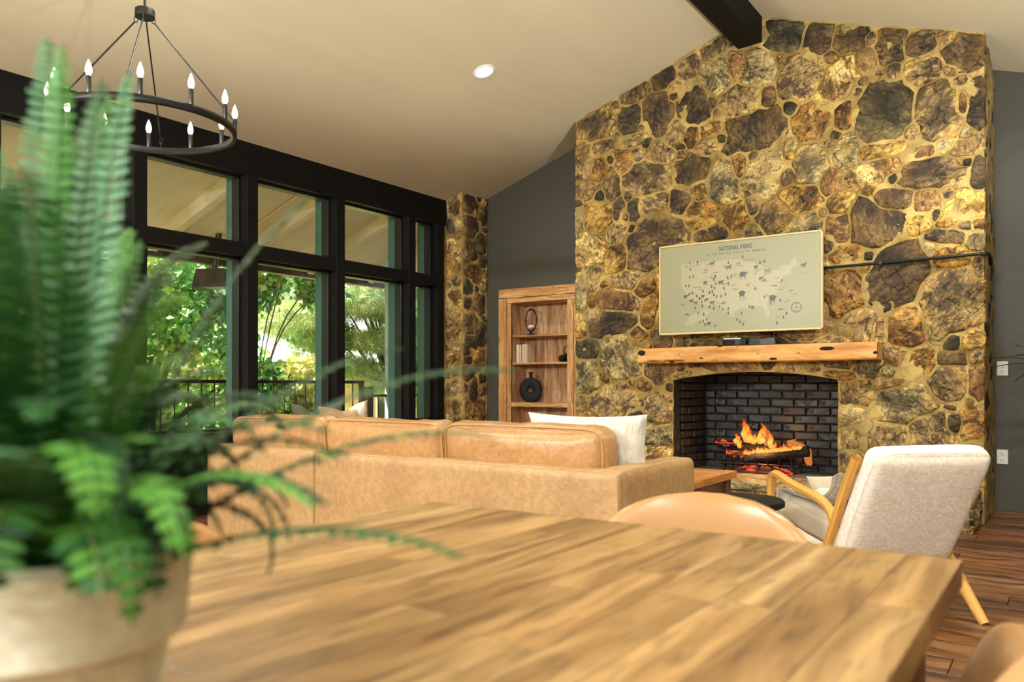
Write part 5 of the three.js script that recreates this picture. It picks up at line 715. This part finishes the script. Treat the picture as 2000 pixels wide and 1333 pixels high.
const GREEN = [[0.05, 0.2, 0.03], [0.1, 0.33, 0.05], [0.2, 0.45, 0.07], [0.42, 0.52, 0.1]], YEL = [[0.2, 0.33, 0.04], [0.45, 0.5, 0.08], [0.7, 0.65, 0.2]], PINE = [[0.16, 0.3, 0.12], [0.34, 0.5, 0.2], [0.6, 0.68, 0.34]];
tree('broadleaf_tree', 'dense bright green broadleaf tree behind the first clear window pane', null, [-10.6, -6.0], { clumps: blob(1, 46, 2.3, 2.6, 2.4, 4.2), n: 800, size: 0.105, spread: [0.34, 0.3, 0.34], cols: GREEN, seed: 5 });
tree('broadleaf_tree', 'green tree seen through the panes behind the fern fronds', null, [-10.8, -1.6], { clumps: blob(2, 40, 2.3, 2.5, 2.3, 4.2), n: 700, size: 0.11, spread: [0.34, 0.3, 0.34], cols: GREEN, seed: 6 });
tree('pine_tree', 'feathery grey green conifer across the middle window panes', null, [-11.6, -12.2], { trunk: 4, r0: 0.09, clumps: blob(3, 64, 2.2, 2.1, 2.6, 5.4), n: 1000, size: 0.22, spread: [0.5, 0.16, 0.5], cols: PINE, geo: needleG, seed: 7 });
tree('pine_tree', 'feathery conifer behind the porch column at the window wall end', null, [-11.9, -16.2], { trunk: 4, r0: 0.09, clumps: blob(4, 56, 2.8, 2.6, 2.6, 4.8), n: 850, size: 0.24, spread: [0.5, 0.18, 0.5], cols: PINE, geo: needleG, seed: 8 });
tree('broadleaf_tree', 'leafy green branches at the left of the second pane', null, [-9.8, -7.3], { trunk: 3.5, r0: 0.05, clumps: blob(5, 9, 0.7, 1.0, 0.5, 5.6).concat(blob(6, 6, 0.7, 0.8, 0.6, 3.2)).map(([a, b, c, d]) => [a, b, c - 0.7, d]), n: 520, size: 0.1, spread: [0.26, 0.24, 0.26], cols: GREEN, seed: 9 });
tree('broadleaf_tree', 'yellow green sunlit tree low behind the railing and conifers', null, [-15, -21.5], { clumps: blob(7, 44, 3.4, 2.2, 3.2, 3.0), n: 360, size: 0.2, spread: [0.5, 0.4, 0.5], cols: YEL, seed: 10 });
tree('garden_shrub', 'pale yellow sunlit shrub just outside the railing', null, [-9.4, -7.6], { trunk: 1, r0: 0.05, clumps: blob(8, 18, 0.9, 1.3, 1.2, 2.7), n: 330, size: 0.11, spread: [0.24, 0.22, 0.24], cols: YEL, seed: 11 });
tree('garden_shrub', 'dark green bush low behind the railing balusters', null, [-9.2, -4.6], { trunk: 1, r0: 0.05, clumps: blob(9, 16, 1.1, 0.9, 1.4, 1.9), n: 330, size: 0.12, spread: [0.26, 0.22, 0.26], cols: GREEN, seed: 12 });
tree('broadleaf_tree', 'distant hazy green tree far beyond the houses', null, [-40, -22], { trunk: 4, r0: 0.3, clumps: blob(10, 50, 6, 4, 8, 5), n: 300, size: 0.45, spread: [1, 0.8, 1], cols: [[0.2, 0.34, 0.1], [0.34, 0.46, 0.16], [0.5, 0.56, 0.24]], seed: 13 });
tree('broadleaf_tree', 'distant green tree far off behind the first pane', null, [-30, -6], { trunk: 4, r0: 0.3, clumps: blob(11, 50, 6, 5, 8, 6), n: 300, size: 0.45, spread: [1, 0.8, 1], cols: [[0.14, 0.3, 0.07], [0.3, 0.46, 0.12], [0.5, 0.6, 0.2]], seed: 14 });
{ // neighbouring house
  const t = thing('neighbour_house', 'tan house with a pale metal roof among the trees outside', 'house', [-22.5, -2.6, -19.6], 1.0), wm = std({ color: 0xb99b6a, roughness: 0.9 });
  part('wall', box(-3.5, 3.5, 0, 4.3, -2.5, 2.5), wm, t);
  const s = new THREE.Shape(); s.moveTo(-3.1, 0); s.lineTo(3.1, 0); s.lineTo(0, 1.5); s.closePath(); const g = new THREE.ExtrudeGeometry(s, { depth: 7.8, bevelEnabled: false }); g.rotateY(Math.PI / 2); g.translate(-3.9, 4.3, 0); part('roof', uvBox(g), std({ color: 0xd9dde0, roughness: 0.4 }), t); part('fascia', box(-3.9, 3.9, 4.22, 4.36, 3.06, 3.14), M.teal, t);
  for (const x of [-2.2, 0, 2.2]) { const f = part('window', box(x - 0.5, x + 0.5, 2.2, 3.6, 2.49, 2.54), M.white, t); part('glazing', box(x - 0.43, x + 0.43, 2.27, 3.53, 2.52, 2.55), std({ color: 0x2a3238, roughness: 0.1 }), f); }
}
{ const t = thing('white_gable_house', 'white gabled house far off at the left of the second pane', 'house', [-29, -2.6, -35.0], 0.5), wm = std({ color: 0xd8d4cc, roughness: 0.8 }); const s = new THREE.Shape(); s.moveTo(-3, 0); s.lineTo(3, 0); s.lineTo(3, 4.6); s.lineTo(0, 7); s.lineTo(-3, 4.6); s.closePath(); const g = new THREE.ExtrudeGeometry(s, { depth: 6, bevelEnabled: false }); g.translate(0, 0, -6); part('wall', uvBox(g), wm, t); const rf = x => { const q = new THREE.BoxGeometry(4.3, 0.15, 6.6); q.rotateZ(x * -0.675); q.translate(x * 1.6, 5.85, -3); return uvBox(q); }; part('roof', merge([rf(1), rf(-1)]), std({ color: 0x8d8a88, roughness: 0.8 }), t); part('window', box(-0.6, 0.6, 2.6, 4.2, 0, 0.05), std({ color: 0x39424a, roughness: 0.2 }), t); }

// ───────────────────────── shadows, hand-over ─────────────────────────
scene.traverse(o => { if (o.isMesh) { o.castShadow = true; o.receiveShadow = true; } });
renderer.render(scene, camera);
